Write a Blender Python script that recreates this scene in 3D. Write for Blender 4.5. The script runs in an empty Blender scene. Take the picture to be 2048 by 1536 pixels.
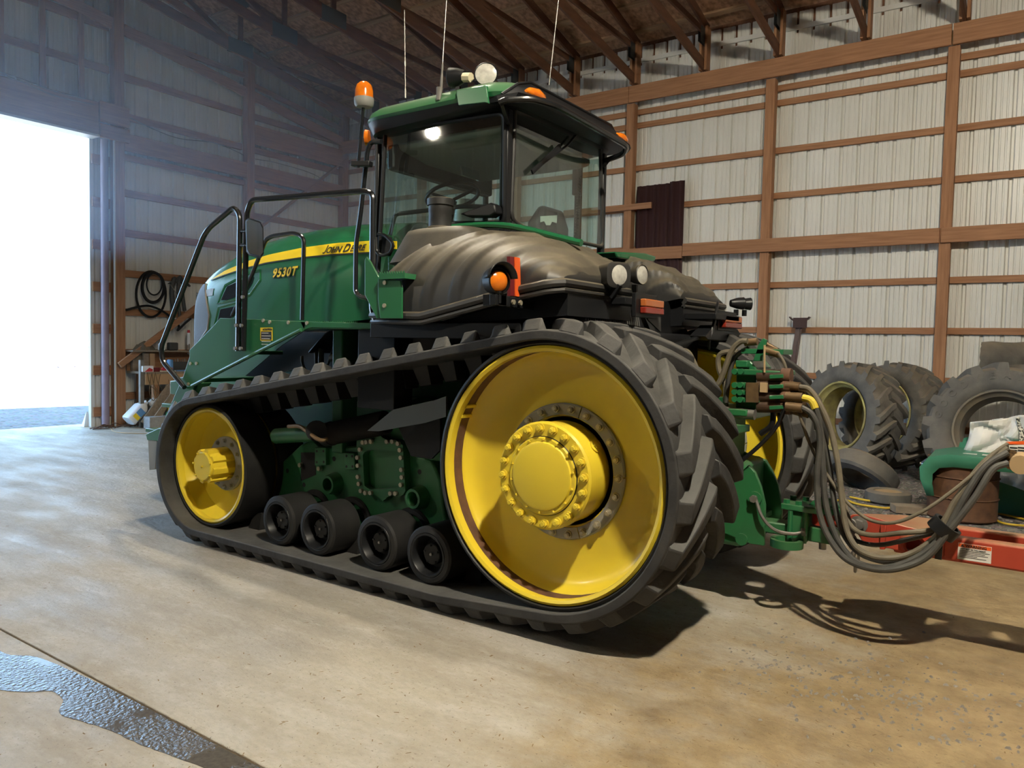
import bpy, bmesh, math, random
from mathutils import Vector, Matrix
random.seed(7)
PI = math.pi
S = bpy.context.scene
COL = S.collection
ROOT = {}          # world position of each thing's base


def V(*a):
    return Vector(a if len(a) == 3 else a[0])


def lerp(a, b, t):
    return a + (b - a) * t


def interp(x, tab):
    if x <= tab[0][0]:
        return tab[0][1]
    for (x0, y0), (x1, y1) in zip(tab, tab[1:]):
        if x <= x1:
            return y0 + (y1 - y0) * (x - x0) / (x1 - x0)
    return tab[-1][1]


def smooth_path(pts, n=6):
    """Catmull-Rom through the points."""
    p = [V(q) for q in pts]
    p = [p[0] * 2 - p[1]] + p + [p[-1] * 2 - p[-2]]
    out = []
    for i in range(1, len(p) - 2):
        for k in range(n):
            t = k / n
            a, b, c, d = p[i - 1], p[i], p[i + 1], p[i + 2]
            out.append(0.5 * ((2 * b) + (c - a) * t + (2 * a - 5 * b + 4 * c - d) * t * t + (3 * b - a - 3 * c + d) * t ** 3))
    out.append(p[-2].copy())
    return out


def round_path(pts, r=0.06, n=5):
    """Polyline with rounded corners."""
    p = [V(q) for q in pts]
    out = [p[0]]
    for i in range(1, len(p) - 1):
        a, b, c = p[i - 1], p[i], p[i + 1]
        d0, d1 = (a - b), (c - b)
        k = min(r, d0.length * 0.45, d1.length * 0.45)
        s, e = b + d0.normalized() * k, b + d1.normalized() * k
        for j in range(n + 1):
            t = j / n
            out.append(s * (1 - t) ** 2 + b * 2 * t * (1 - t) + e * t * t)
    out.append(p[-1])
    return out


class MB:
    def __init__(s):
        s.v = []
        s.f = []

    def add(s, vs, fs):
        o = len(s.v)
        s.v += [tuple(q) for q in vs]
        s.f += [tuple(i + o for i in q) for q in fs]
        return s

    def box(s, x0, x1, y0, y1, z0, z1):
        vs = [(x, y, z) for x in (x0, x1) for y in (y0, y1) for z in (z0, z1)]
        return s.add(vs, [(0, 1, 3, 2), (4, 6, 7, 5), (0, 4, 5, 1), (2, 3, 7, 6), (0, 2, 6, 4), (1, 5, 7, 3)])

    def cbox(s, c, d):
        return s.box(c[0] - d[0] / 2, c[0] + d[0] / 2, c[1] - d[1] / 2, c[1] + d[1] / 2, c[2] - d[2] / 2, c[2] + d[2] / 2)

    def prism(s, pts, ax, a, b):
        """2D outline in the plane across ax ('X':(y,z) 'Y':(x,z) 'Z':(x,y)), extruded a..b."""
        def m(p, t):
            return {'X': (t, p[0], p[1]), 'Y': (p[0], t, p[1]), 'Z': (p[0], p[1], t)}[ax]
        n = len(pts)
        vs = [m(p, a) for p in pts] + [m(p, b) for p in pts]
        fs = [tuple(range(n)), tuple(range(2 * n - 1, n - 1, -1))]
        fs += [(i, (i + 1) % n, n + (i + 1) % n, n + i) for i in range(n)]
        return s.add(vs, fs)

    def beam(s, p0, p1, w, h, up=(0, 0, 1)):
        """Rectangular bar p0->p1; h is along up, w across."""
        p0, p1 = V(p0), V(p1)
        d = (p1 - p0).normalized()
        u = V(up)
        u = (u - d * u.dot(d)).normalized()
        r = d.cross(u)
        vs = []
        for p in (p0, p1):
            for a, b in ((-1, -1), (1, -1), (1, 1), (-1, 1)):
                vs.append(p + r * (a * w / 2) + u * (b * h / 2))
        return s.add(vs, [(3, 2, 1, 0), (4, 5, 6, 7), (0, 1, 5, 4), (1, 2, 6, 5), (2, 3, 7, 6), (3, 0, 4, 7)])

    def loft(s, rings, closed=True, caps=True):
        n = len(rings[0])
        vs = [q for r in rings for q in r]
        fs = []
        for i in range(len(rings) - 1):
            for j in range(n if closed else n - 1):
                k = (j + 1) % n
                fs.append((i * n + j, i * n + k, (i + 1) * n + k, (i + 1) * n + j))
        if caps and closed:
            fs.append(tuple(range(n - 1, -1, -1)))
            fs.append(tuple((len(rings) - 1) * n + j for j in range(n)))
        return s.add(vs, fs)

    def tube(s, path, r, n=8, caps=True, closed=False):
        p = [V(q) for q in path]
        R = r if callable(r) else (lambda t: r)
        d = (p[1] - p[0]).normalized()
        u = d.orthogonal().normalized()
        rings = []
        for i, q in enumerate(p):
            if closed:
                t = (p[(i + 1) % len(p)] - p[i - 1]).normalized()
            else:
                t = (p[min(i + 1, len(p) - 1)] - p[max(i - 1, 0)]).normalized()
            u = (u - t * u.dot(t)).normalized()
            w = t.cross(u)
            rr = R(i / (len(p) - 1))
            rings.append([q + (u * math.cos(a) + w * math.sin(a)) * rr for a in [2 * PI * k / n for k in range(n)]])
        if closed:
            rings.append(rings[0])
        return s.loft(rings, True, caps and not closed)

    def cyl(s, p0, p1, r, n=16, r1=None):
        p0, p1 = V(p0), V(p1)
        r1 = r if r1 is None else r1
        return s.tube([p0, p1], lambda t: lerp(r, r1, t), n)

    def lathe(s, prof, org, ax, n=32, closed=False, a0=0, a1=2 * PI):
        """prof: (radius, distance along ax); closed joins the profile's ends."""
        org, ax = V(org), V(ax).normalized()
        u = Vector((0, 0, 1)) if abs(ax.z) < 0.9 else Vector((1, 0, 0))
        u = (u - ax * u.dot(ax)).normalized()
        w = ax.cross(u)
        full = abs(a1 - a0 - 2 * PI) < 1e-6
        m = n if full else n + 1
        pr = list(prof) + ([prof[0]] if closed else [])
        rings = []
        for k in range(m):
            a = a0 + (a1 - a0) * k / n
            e = u * math.cos(a) + w * math.sin(a)
            rings.append([org + ax * t + e * r for r, t in pr])
        if full:
            rings.append(rings[0])
        return s.loft(rings, False, False)

    def build(s, name, mat, parent=None, ang=35, bev=0, seg=2, sub=0, kind=None, label=None, weld=True, solid=0):
        root = parent
        while root is not None and root.parent is not None:
            root = root.parent
        base = ROOT.get(root.name, Vector()) if root is not None else Vector()
        me = bpy.data.meshes.new(name)
        vs = [tuple(Vector(q) - base) for q in s.v]
        me.from_pydata(vs, [], s.f)
        bm = bmesh.new()
        bm.from_mesh(me)
        if weld:
            bmesh.ops.remove_doubles(bm, verts=bm.verts, dist=1e-5)
        bmesh.ops.recalc_face_normals(bm, faces=bm.faces)
        bm.to_mesh(me)
        bm.free()
        for p in me.polygons:
            p.use_smooth = True
        me.set_sharp_from_angle(angle=math.radians(ang))
        o = bpy.data.objects.new(name, me)
        COL.objects.link(o)
        if mat:
            me.materials.append(mat)
        if parent is not None:
            o.parent = parent
        if solid:
            md = o.modifiers.new('solid', 'SOLIDIFY')
            md.thickness = solid
            md.offset = 0
        if bev:
            md = o.modifiers.new('bevel', 'BEVEL')
            md.width = bev
            md.segments = seg
            md.limit_method = 'ANGLE'
            md.angle_limit = math.radians(40)
            md.harden_normals = False
        if sub:
            md = o.modifiers.new('sub', 'SUBSURF')
            md.levels = md.render_levels = sub
        if kind:
            o['kind'] = kind
        if label:
            o['label'] = label
        return o


def thing(name, label, cat, loc, group=None):
    o = bpy.data.objects.new(name, None)
    o.empty_display_size = 0.1
    COL.objects.link(o)
    o.location = loc
    ROOT[o.name] = V(loc)
    o['label'] = label
    o['category'] = cat
    if group:
        o['group'] = group
    return o


def tag(o, label, cat, group=None, kind=None):
    o['label'] = label
    o['category'] = cat
    if group:
        o['group'] = group
    if kind:
        o['kind'] = kind
    return o


def dup(src, parent=None, off=None):
    """Copy a part and its sub-parts."""
    c = src.copy()
    COL.objects.link(c)
    c.parent = parent
    if off is not None:
        c.location = Vector(src.location) + V(off)
    for ch in src.children:
        dup(ch, c)
    return c


def dup_thing(src, loc, rot=None, label=None):
    c = src.copy()
    COL.objects.link(c)
    c.location = loc
    ROOT[c.name] = V(loc)
    if rot is not None:
        c.rotation_euler = rot
    if label:
        c['label'] = label
    for ch in src.children:
        dup(ch, c)
    return c


# ------------------------------------------------------------------ materials
def mat(name, col, rough=0.6, metal=0.0, col2=None, nscale=6.0, namt=1.0, bump=0.0, bscale=30.0, stretch=(1, 1, 1), spec=0.5,
        dust=None, dust_amt=0.0, coat=0.0, detail=6.0, rvar=0.0):
    m = bpy.data.materials.new(name)
    m.use_nodes = True
    nt = m.node_tree
    N, L = nt.nodes, nt.links
    b = N['Principled BSDF']
    b.inputs['Roughness'].default_value = rough
    b.inputs['Metallic'].default_value = metal
    b.inputs['Specular IOR Level'].default_value = spec
    b.inputs['Coat Weight'].default_value = coat
    b.inputs['Coat Roughness'].default_value = 0.15
    col = tuple(col) + (1,)
    tc = N.new('ShaderNodeTexCoord')
    mp = N.new('ShaderNodeMapping')
    mp.inputs['Scale'].default_value = stretch
    L.new(tc.outputs['Object'], mp.inputs['Vector'])
    cur = None
    if col2:
        n = N.new('ShaderNodeTexNoise')
        n.inputs['Scale'].default_value = nscale
        n.inputs['Detail'].default_value = detail
        L.new(mp.outputs[0], n.inputs['Vector'])
        r = N.new('ShaderNodeValToRGB')
        r.color_ramp.elements[0].position = 0.5 - 0.22 / namt
        r.color_ramp.elements[1].position = 0.5 + 0.22 / namt
        r.color_ramp.elements[0].color = col
        r.color_ramp.elements[1].color = tuple(col2) + (1,)
        L.new(n.outputs[0], r.inputs[0])
        cur = r.outputs[0]
        if rvar:
            mr = N.new('ShaderNodeMapRange')
            mr.inputs[3].default_value = rough
            mr.inputs[4].default_value = rough + rvar
            L.new(n.outputs[0], mr.inputs[0])
            L.new(mr.outputs[0], b.inputs['Roughness'])
    if dust:
        # dust, and the roof's paler tone, on surfaces that face up
        ge = N.new('ShaderNodeNewGeometry')
        sx = N.new('ShaderNodeSeparateXYZ')
        L.new(ge.outputs['Normal'], sx.inputs[0])
        n2 = N.new('ShaderNodeTexNoise')
        n2.inputs['Scale'].default_value = 5
        n2.inputs['Detail'].default_value = 8
        L.new(tc.outputs['Object'], n2.inputs['Vector'])
        mr = N.new('ShaderNodeMapRange')
        mr.inputs[1].default_value = 0.15
        mr.inputs[2].default_value = 0.95
        L.new(sx.outputs[2], mr.inputs[0])
        mu = N.new('ShaderNodeMath')
        mu.operation = 'MULTIPLY'
        L.new(mr.outputs[0], mu.inputs[0])
        L.new(n2.outputs[0], mu.inputs[1])
        m3 = N.new('ShaderNodeMath')
        m3.operation = 'MULTIPLY'
        m3.use_clamp = True
        m3.inputs[1].default_value = dust_amt * 1.8
        L.new(mu.outputs[0], m3.inputs[0])
        mx = N.new('ShaderNodeMix')
        mx.data_type = 'RGBA'
        L.new(m3.outputs[0], mx.inputs[0])
        if cur:
            L.new(cur, mx.inputs[6])
        else:
            mx.inputs[6].default_value = col
        mx.inputs[7].default_value = tuple(dust) + (1,)
        cur = mx.outputs[2]
    if cur:
        L.new(cur, b.inputs['Base Color'])
    else:
        b.inputs['Base Color'].default_value = col
    if bump:
        n = N.new('ShaderNodeTexNoise')
        n.inputs['Scale'].default_value = bscale
        n.inputs['Detail'].default_value = 5
        L.new(mp.outputs[0], n.inputs['Vector'])
        bp = N.new('ShaderNodeBump')
        bp.inputs['Strength'].default_value = bump
        bp.inputs['Distance'].default_value = 0.02
        L.new(n.outputs[0], bp.inputs['Height'])
        L.new(bp.outputs[0], b.inputs['Normal'])
    return m


def glass(name, tint=(0.8, 0.9, 0.88), refl=0.05):
    m = bpy.data.materials.new(name)
    m.use_nodes = True
    N, L = m.node_tree.nodes, m.node_tree.links
    N.remove(N['Principled BSDF'])
    t = N.new('ShaderNodeBsdfTransparent')
    t.inputs[0].default_value = tuple(tint) + (1,)
    g = N.new('ShaderNodeBsdfGlossy')
    g.inputs['Roughness'].default_value = 0.02
    d = N.new('ShaderNodeBsdfDiffuse')
    d.inputs[0].default_value = (0.45, 0.43, 0.38, 1)
    lw = N.new('ShaderNodeLayerWeight')
    lw.inputs[0].default_value = .25
    pw = N.new('ShaderNodeMapRange')
    pw.inputs[3].default_value = .035
    pw.inputs[4].default_value = .75
    L.new(lw.outputs['Facing'], pw.inputs[0])
    mx = N.new('ShaderNodeMixShader')
    md = N.new('ShaderNodeMixShader')
    md.inputs[0].default_value = refl
    L.new(t.outputs[0], md.inputs[1])
    L.new(d.outputs[0], md.inputs[2])
    L.new(pw.outputs[0], mx.inputs[0])
    L.new(md.outputs[0], mx.inputs[1])
    L.new(g.outputs[0], mx.inputs[2])
    L.new(mx.outputs[0], N['Material Output'].inputs[0])
    return m


def emit(name, col, s):
    m = bpy.data.materials.new(name)
    m.use_nodes = True
    b = m.node_tree.nodes['Principled BSDF']
    b.inputs['Base Color'].default_value = tuple(col) + (1,)
    b.inputs['Emission Color'].default_value = tuple(col) + (1,)
    b.inputs['Emission Strength'].default_value = s
    return m


WOOD1, WOOD2 = (0.42, 0.215, 0.11), (0.28, 0.13, 0.062)
M = dict(
    wood_x=mat('wood grain along x', WOOD1, 0.75, col2=WOOD2, nscale=9, stretch=(0.25, 4, 4), bump=0.15, bscale=12),
    wood_y=mat('wood grain along y', WOOD1, 0.75, col2=WOOD2, nscale=9, stretch=(4, 0.25, 4), bump=0.15, bscale=12),
    wood_z=mat('wood grain along z', WOOD1, 0.75, col2=WOOD2, nscale=9, stretch=(4, 4, 0.25), bump=0.15, bscale=12),
    truss=mat('truss lumber', (0.19, 0.085, 0.045), 0.8, col2=(0.11, 0.05, 0.028), nscale=7, stretch=(4, 0.4, 2)),
    purlin=mat('pale purlin lumber', (0.46, 0.30, 0.18), 0.8, col2=(0.30, 0.18, 0.10), nscale=5, stretch=(0.3, 4, 4)),
    osb=mat('strand board', (0.52, 0.30, 0.18), 0.8, col2=(0.26, 0.14, 0.08), nscale=16, namt=1.4, detail=3, stretch=(1, 0.6, 1)),
    plate=mat('galvanised plate', (0.10, 0.11, 0.11), 0.5, 0.6),
    sheet=mat('white steel siding', (0.78, 0.78, 0.75), 0.33, 0.0, col2=(0.66, 0.65, 0.6), nscale=1.6, namt=0.8, stretch=(1, 1, 0.3)),
    trim=mat('white trim', (0.7, 0.7, 0.68), 0.5),
    pipe=mat('purple grey pipe', (0.33, 0.25, 0.33), 0.45, col2=(0.25, 0.2, 0.24), nscale=5),
    roof=mat('green roof paint paler on top', (0.014, 0.125, 0.045), 0.28, coat=0.5, dust=(0.26, 0.30, 0.2), dust_amt=0.42),  # faces that point up are mixed towards a pale grey-green
    green=mat('green paint', (0.015, 0.125, 0.047), 0.32, col2=(0.021, 0.145, 0.055), nscale=3, coat=0.4, dust=(0.20, 0.17, 0.11), dust_amt=0.22),
    hood=mat('polished green paint', (0.014, 0.130, 0.050), 0.24, coat=0.6),
    dgreen=mat('green frame paint', (0.020, 0.145, 0.048), 0.42, col2=(0.026, 0.115, 0.045), nscale=7, dust=(0.16, 0.13, 0.08), dust_amt=0.25),
    yellow=mat('yellow wheel paint', (0.80, 0.61, 0.035), 0.33, col2=(0.75, 0.56, 0.045), nscale=4, coat=0.25),
    stripe=mat('yellow decal', (0.85, 0.62, 0.02), 0.3),
    black=mat('black paint', (0.009, 0.0095, 0.011), 0.42, spec=.3),
    tube=mat('black gloss tube', (0.010, 0.011, 0.013), 0.25, coat=0.5),
    plastic=mat('dusty black plastic', (0.016, 0.016, 0.017), 0.5, col2=(0.028, 0.027, 0.026), nscale=5, dust=(0.23, 0.19, 0.125), dust_amt=0.55, bump=0.04, bscale=90),
    rubber=mat('track rubber', (0.016, 0.016, 0.017), 0.7, col2=(0.042, 0.041, 0.040), nscale=7, bump=0.25, bscale=22, dust=(0.19, 0.18, 0.16), dust_amt=0.38),
    rubber_in=mat('inner rubber', (0.010, 0.010, 0.011), 0.55, col2=(0.02, 0.019, 0.018), nscale=8, spec=.35),
    tyre=mat('weathered tyre rubber', (0.085, 0.083, 0.08), 0.8, col2=(0.16, 0.15, 0.135), nscale=6, bump=0.2, bscale=25, dust=(0.24, 0.19, 0.13), dust_amt=0.6),
    rust=mat('rusty steel', (0.07, 0.032, 0.018), 0.8, col2=(0.14, 0.065, 0.03), nscale=14),
    steel=mat('bare steel', (0.32, 0.31, 0.29), 0.45, 0.7, col2=(0.22, 0.2, 0.18), nscale=12),
    grey=mat('grey cast weight', (0.25, 0.25, 0.235), 0.5),
    bolt=mat('plated bolt', (0.42, 0.38, 0.28), 0.45, 0.6),
    coupler=mat('oily dark coupler', (0.03, 0.024, 0.02), 0.45, .3, col2=(0.09, 0.05, 0.03), nscale=12),
    brass=mat('tarnished fitting', (0.22, 0.14, 0.065), 0.5, 0.5, col2=(0.12, 0.075, 0.04), nscale=15),
    mesh=mat('dark vent mesh', (0.008, 0.009, 0.011), 0.8, spec=.1, bump=.5, bscale=200),
    grille=mat('grey mesh grille', (0.10, 0.115, 0.14), 0.5, 0.2, bump=0.5, bscale=220),
    amber=mat('amber lens', (0.75, 0.20, 0.01), 0.15, col2=(0.6, 0.13, 0.01), nscale=25, coat=0.5),
    red=mat('red lens', (0.22, 0.022, 0.012), 0.25, coat=0.3),
    tail_amber=mat('amber tail lens', (0.42, 0.12, 0.03), 0.25, coat=0.4),
    orange=mat('orange reflector', (0.75, 0.11, 0.02), 0.35),
    maroon=mat('dark red strip', (0.14, 0.012, 0.015), 0.4),
    lens=mat('clear lens', (0.55, 0.53, 0.48), 0.15, col2=(0.35, 0.34, 0.31), nscale=30, coat=0.5),
    mirror=mat('mirror glass', (0.8, 0.85, 0.88), 0.04, 1.0),
    implement=mat('faded red paint', (0.42, 0.052, 0.026), 0.45, col2=(0.33, 0.04, 0.022), nscale=4, dust=(0.30, 0.19, 0.10), dust_amt=0.75),
    tan=mat('tan dusty casting', (0.40, 0.28, 0.15), 0.6),
    hose=mat('dusty rubber hose', (0.035, 0.034, 0.032), 0.5, col2=(0.075, 0.072, 0.063), nscale=14),
    hose_b=mat('brown dusty hose', (0.15, 0.125, 0.085), 0.65, col2=(0.10, 0.085, 0.06), nscale=14),
    yhose=mat('yellow sleeve', (0.6, 0.45, 0.04), 0.5),
    teal=mat('weathered green sheet metal', (0.035, 0.19, 0.115), 0.5, col2=(0.05, 0.23, 0.15), nscale=4),
    film=mat('white plastic film', (0.72, 0.74, 0.78), 0.35, col2=(0.62, 0.58, 0.5), nscale=2),
    brown=mat('brown steel sheet', (0.055, 0.028, 0.03), 0.35),
    white=mat('white plastic', (0.75, 0.77, 0.8), 0.4),
    blue=mat('blue plastic', (0.12, 0.3, 0.6), 0.4),
    redbox=mat('red plastic', (0.5, 0.03, 0.04), 0.4),
    card=mat('cardboard', (0.42, 0.27, 0.15), 0.8),
    conc=mat('concrete block', (0.36, 0.36, 0.36), 0.9, col2=(0.28, 0.28, 0.28), nscale=20, bump=0.4, bscale=60),
    cab=mat('cab interior plastic', (0.05, 0.052, 0.05), 0.6),
    head=mat('headliner', (0.30, 0.31, 0.27), 0.8),
    seat=mat('seat cloth', (0.03, 0.03, 0.032), 0.8),
    glass=glass('cab glass', (0.72, 0.89, 0.86), 0.03),
    clear=glass('clear bottle', (0.8, 0.9, 1.0), 0.1),
    rope=mat('yellow rope', (0.6, 0.42, 0.03), 0.7),
    ink=mat('black print', (0.01, 0.01, 0.01), 0.5),
    label=mat('white label', (0.75, 0.72, 0.66), 0.5),
    cream=mat('cream connector', (0.62, 0.55, 0.38), 0.5),
    dirtwood=mat('dirty plank', (0.30, 0.24, 0.18), 0.85, col2=(0.2, 0.16, 0.12), nscale=8, stretch=(0.3, 3, 3)),
    straw=mat('straw litter', (0.30, 0.21, 0.10), 0.9, col2=(0.14, 0.09, 0.05), nscale=3),
    pebble=mat('crushed stone', (0.30, 0.28, 0.25), 0.9, col2=(0.2, 0.18, 0.16), nscale=6),
)


def text_mesh(txt, size, name, material, parent, org, xdir, ydir, shear=0.0, off=0.0, space=1.0, extrude=0.0008):
    """Lettering as flat mesh at org, running along xdir."""
    cu = bpy.data.curves.new('t', 'FONT')
    cu.body = txt
    cu.size = size
    cu.shear = shear
    cu.offset = off
    cu.space_character = space
    cu.extrude = extrude
    cu.resolution_u = 3
    o = bpy.data.objects.new('t', cu)
    COL.objects.link(o)
    dg = bpy.context.evaluated_depsgraph_get()
    me = bpy.data.meshes.new_from_object(o.evaluated_get(dg))
    bpy.data.objects.remove(o)
    x, y = V(xdir).normalized(), V(ydir).normalized()
    z = x.cross(y)
    mb = MB()
    mb.add([V(org) + x * q.co.x + y * q.co.y + z * q.co.z for q in me.vertices], [tuple(p.vertices) for p in me.polygons])
    w = max(q.co.x for q in me.vertices)
    bpy.data.meshes.remove(me)
    if name is None:
        return mb, w
    return mb.build(name, material, parent, weld=False)
# ------------------------------------------------------------------ the shed
YW = 12.0            # right-hand side wall (inner face of the siding)
XE = -13.1           # end wall with the big door
RIDGE = 2.0


def roof_z(y):
    return 6.62 + 0.25 * (YW - y) if y >= RIDGE else 6.62 + 0.25 * (YW - RIDGE) - 0.25 * (RIDGE - y)


PITCH = 0.2335
PROF = [(0, 0), (0.035, 0), (0.042, .005), (0.056, .005), (0.063, 0), (0.105, 0), (0.112, .005), (0.126, .005), (0.133, 0), (0.165, 0), (0.180, .032), (0.208, .032), (0.223, 0)]


def siding(mb, axis, a, b, plane, out, z0, z1):
    """Ribbed steel sheet along axis from a to b; ribs stand outwards."""
    pts = []
    k = math.floor(a / PITCH)
    while k * PITCH < b:
        for d, h in PROF:
            t = k * PITCH + d
            if a <= t <= b:
                pts.append((t, h))
        k += 1
    pts = [(a, 0)] + pts + [(b, 0)]
    lo, hi = [], []
    for t, h in pts:
        zz0 = z0(t) if callable(z0) else z0
        zz1 = z1(t) if callable(z1) else z1
        for l, z in ((lo, zz0), (hi, zz1)):
            l.append((t, plane + out * h, z) if axis == 'X' else (plane + out * h, t, z))
    mb.loft([lo, hi], False, False)


w = MB()
siding(w, 'X', XE, 3.2, YW, 1, 0, lambda t: 6.6)
wall_r = w.build('wall_right', M['sheet'], kind='structure', ang=20)
MB().box(XE, 9, YW + .03, YW + .06, 6.3, 6.72).build('eave_light_stop', M['truss'], wall_r)  # added to keep sky light from leaking in above the siding
MB().box(XE, 3.2, YW - .03, YW - .002, 6.33, 6.40).build('eave_trim', M['trim'], wall_r)

POSTS = [-1.21, -3.62, -5.95, -8.31, -10.67]
for x in POSTS:
    MB().box(x - .07, x + .07, YW - .18, YW - .04, 0, 5.62).build('post', M['wood_z'], wall_r, bev=.004)
MB().box(XE + .04, XE + .2, YW - .2, YW - .04, 0, 6.6).build('corner_post', M['wood_z'], wall_r, bev=.004)
MB().box(1.13, 1.27, YW - .18, YW - .04, 0, 5.62).build('post', M['wood_z'], wall_r, bev=.004)
PX = sorted(POSTS + [1.2, XE + .12])
# girts run from post to post
for z in (5.5, 5.28, 4.565, 3.885, 3.2, 2.53, 1.84, 1.16, .5):
    for a, b in zip(PX, PX[1:]):
        MB().box(a + .07, b - .07, YW - .05, YW - .003, z - .045, z + .045).build('girt', M['wood_x'], wall_r, bev=.003)
# header beams carry the trusses, splash board half way up
for a, b in ((-13.0, -8.31), (-8.31, -5.97), (-5.97, -1.24), (-1.23, 3.2)):
    MB().box(a + .003, b - .003, YW - .225, YW - .182, 5.625, 5.90).build('header_beam', M['wood_x'], wall_r, bev=.004)
for a, b in ((-13.0, -8.3), (-8.3, -4.93), (-4.93, -1.27), (-1.26, 3.2)):
    dz = .0 if a != -8.3 else -.03
    MB().box(a + .003, b - .003, YW - .225, YW - .182, 3.02 + dz, 3.22 + dz).build('splash_board', M['wood_x'], wall_r, bev=.004)

# ---- end wall with the door
DY0, DY1, DZ = 0.3, 6.44, 4.80
w = MB()
siding(w, 'Y', DY1, YW, XE, -1, 0, lambda t: roof_z(t) + .065)
siding(w, 'Y', DY0, DY1, XE, -1, DZ, lambda t: roof_z(t) + .065)
siding(w, 'Y', -8, DY0, XE, -1, 0, lambda t: roof_z(t) + .065)
wall_l = w.build('wall_left', M['sheet'], kind='structure', ang=20)
for y, zt in ((6.84, 6.95), (9.42, 6.95)):
    MB().box(XE + .05, XE + .2, y - .085, y + .085, 0, roof_z(y) - .2).build('post', M['wood_z'], wall_l, bev=.004)
MB().box(XE + .05, XE + .2, .1, .27, 0, roof_z(.2) - .2).build('post', M['wood_z'], wall_l, bev=.004)
for y in (5.1, 5.68, 6.26):
    MB().box(XE + .10, XE + .14, y - .045, y + .045, 5.3, roof_z(y) - .2).build('stud', M['wood_z'], wall_l, bev=.003)
for z in (5.92, 5.27, 3.98, 3.30, 2.61, 1.95, 1.25, .5):
    for a, b in ((6.93, 9.33), (9.51, 11.85)):
        MB().box(XE + .004, XE + .05, a, b, z - .06, z + .06).build('girt', M['wood_y'], wall_l, bev=.003)
MB().box(XE + .004, XE + .05, 0.3, 6.75, 5.90, 6.02).build('girt', M['wood_y'], wall_l, bev=.003)
MB().box(XE + .004, XE + .05, 0.3, 6.75, 6.60, 6.75).build('girt', M['wood_y'], wall_l, bev=.003)
for z in (4.45, 3.75, 3.05, 2.35, 1.65, .95, .25):
    MB().box(XE + .004, XE + .05, 6.46, 6.755, z - .08, z + .08).build('girt', M['wood_y'], wall_l, bev=.003)
for a, b in ((6.93, 9.33), (9.51, 11.85)):
    MB().box(XE + .15, XE + .2, a, b, 4.66, 4.95).build('header_board', M['wood_y'], wall_l, bev=.004)
    MB().box(XE + .06, XE + .11, a, b, 4.52, 4.62).build('girt', M['wood_y'], wall_l, bev=.003)
MB().box(XE + .15, XE + .2, 9.51, 11.85, 5.35, 5.72).build('header_board', M['wood_y'], wall_l, bev=.004)
# door header: laminated planks, with packing blocks over the jamb post
MB().box(XE + .02, XE + .25, DY0, 6.47, 4.80, 5.33).build('door_header', M['wood_y'], wall_l, bev=.006)
MB().box(XE + .20, XE + .26, 6.49, 6.98, 5.03, 5.36).build('packing_block', M['wood_y'], wall_l, bev=.006)
MB().box(XE + .20, XE + .26, 6.49, 6.98, 4.78, 5.0).build('packing_block', M['wood_y'], wall_l, bev=.006)
MB().box(XE + .02, XE + .28, DY0, 6.47, 4.765, 4.80).build('door_track', M['trim'], wall_l)
MB().beam((XE + .16, 11.9, 5.55), (XE + .16, 9.6, 3.7), .04, .10, (1, 0, 0)).build('corner_brace', M['wood_y'], wall_l, bev=.003)
MB().box(XE - .06, XE + .02, DY1 - .01, DY1 + .05, 0, DZ).build('door_jamb', M['trim'], wall_l)
MB().box(XE + .18, XE + .21, 6.735, 6.757, 0, 4.78).build('jamb_strip', M['trim'], wall_l)
MB().cyl((XE + .12, 6.62, 0), (XE + .12, 6.62, 4.78), .06, 20).build('jamb_pipe', M['pipe'], wall_l)
# end-wall truss
for a, b, zo in ((6.95, 9.33, 0), (9.51, 11.85, 0), (1.5, 6.75, 0)):
    MB().beam((XE + .13, a, 5.93 + .155 * (11.75 - a)), (XE + .13, b, 5.93 + .155 * (11.75 - b)), .045, .19).build('truss_chord', M['wood_y'], wall_l)
for (a, za), (b, zb) in (((6.95, 6.70), (9.33, 6.62)), ((9.5, 6.5), (11.85, 6.2))):
    MB().beam((XE + .10, a, za), (XE + .10, b, zb), .04, .10).build('truss_web', M['wood_y'], wall_l)
MB().beam((XE + .13, 1.5, roof_z(1.5) - .2), (XE + .13, 2, roof_z(2) - .2), .045, .15).build('truss_chord', M['wood_y'], wall_l)
MB().beam((XE + .13, 2, roof_z(2) - .2), (XE + .13, 11.9, roof_z(11.9) - .2), .045, .15).build('truss_chord', M['wood_y'], wall_l)
# wires stapled along the wall
wire = MB()
for z0, dz, r in ((5.34, .03, .006), (5.30, .06, .005)):
    wire.tube(smooth_path([(XE + .27, 4.6, z0 + .02), (XE + .27, 5.2, z0 + .03), (XE + .27, 5.8, z0 - dz), (XE + .27, 6.4, z0 - dz * .6)], 6), r, 6)
wire.tube(smooth_path([(XE + .22, 6.99, 5.22), (XE + .07, 7.5, 5.17), (XE + .07, 8.0, 5.12), (XE + .07, 8.7, 5.2), (XE + .07, 9.3, 5.12), (XE + .22, 9.45, 4.95)], 6), .008, 6)
wire.tube(smooth_path([(XE + .22, 9.5, 5.05), (XE + .07, 10.2, 5.12), (XE + .07, 11.2, 5.05), (XE + .07, 11.75, 4.7)], 6), .008, 6)
wire.build('cable', M['steel'], wall_l)

# ---- the parts of the shell behind the camera
w = MB()
siding(w, 'Y', -8, YW, 9, 1, 0, lambda t: roof_z(t) + .065)
w.build('wall_rear', M['sheet'], kind='structure', ang=20)
w = MB()
siding(w, 'X', XE, 9, -8, -1, 0, 6.6)
w.build('wall_near', M['sheet'], kind='structure', ang=20)
w = MB()
siding(w, 'X', 3.2, 9, YW, 1, 0, 6.6)
w.build('wall_front', M['sheet'], kind='structure', ang=20)

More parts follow.
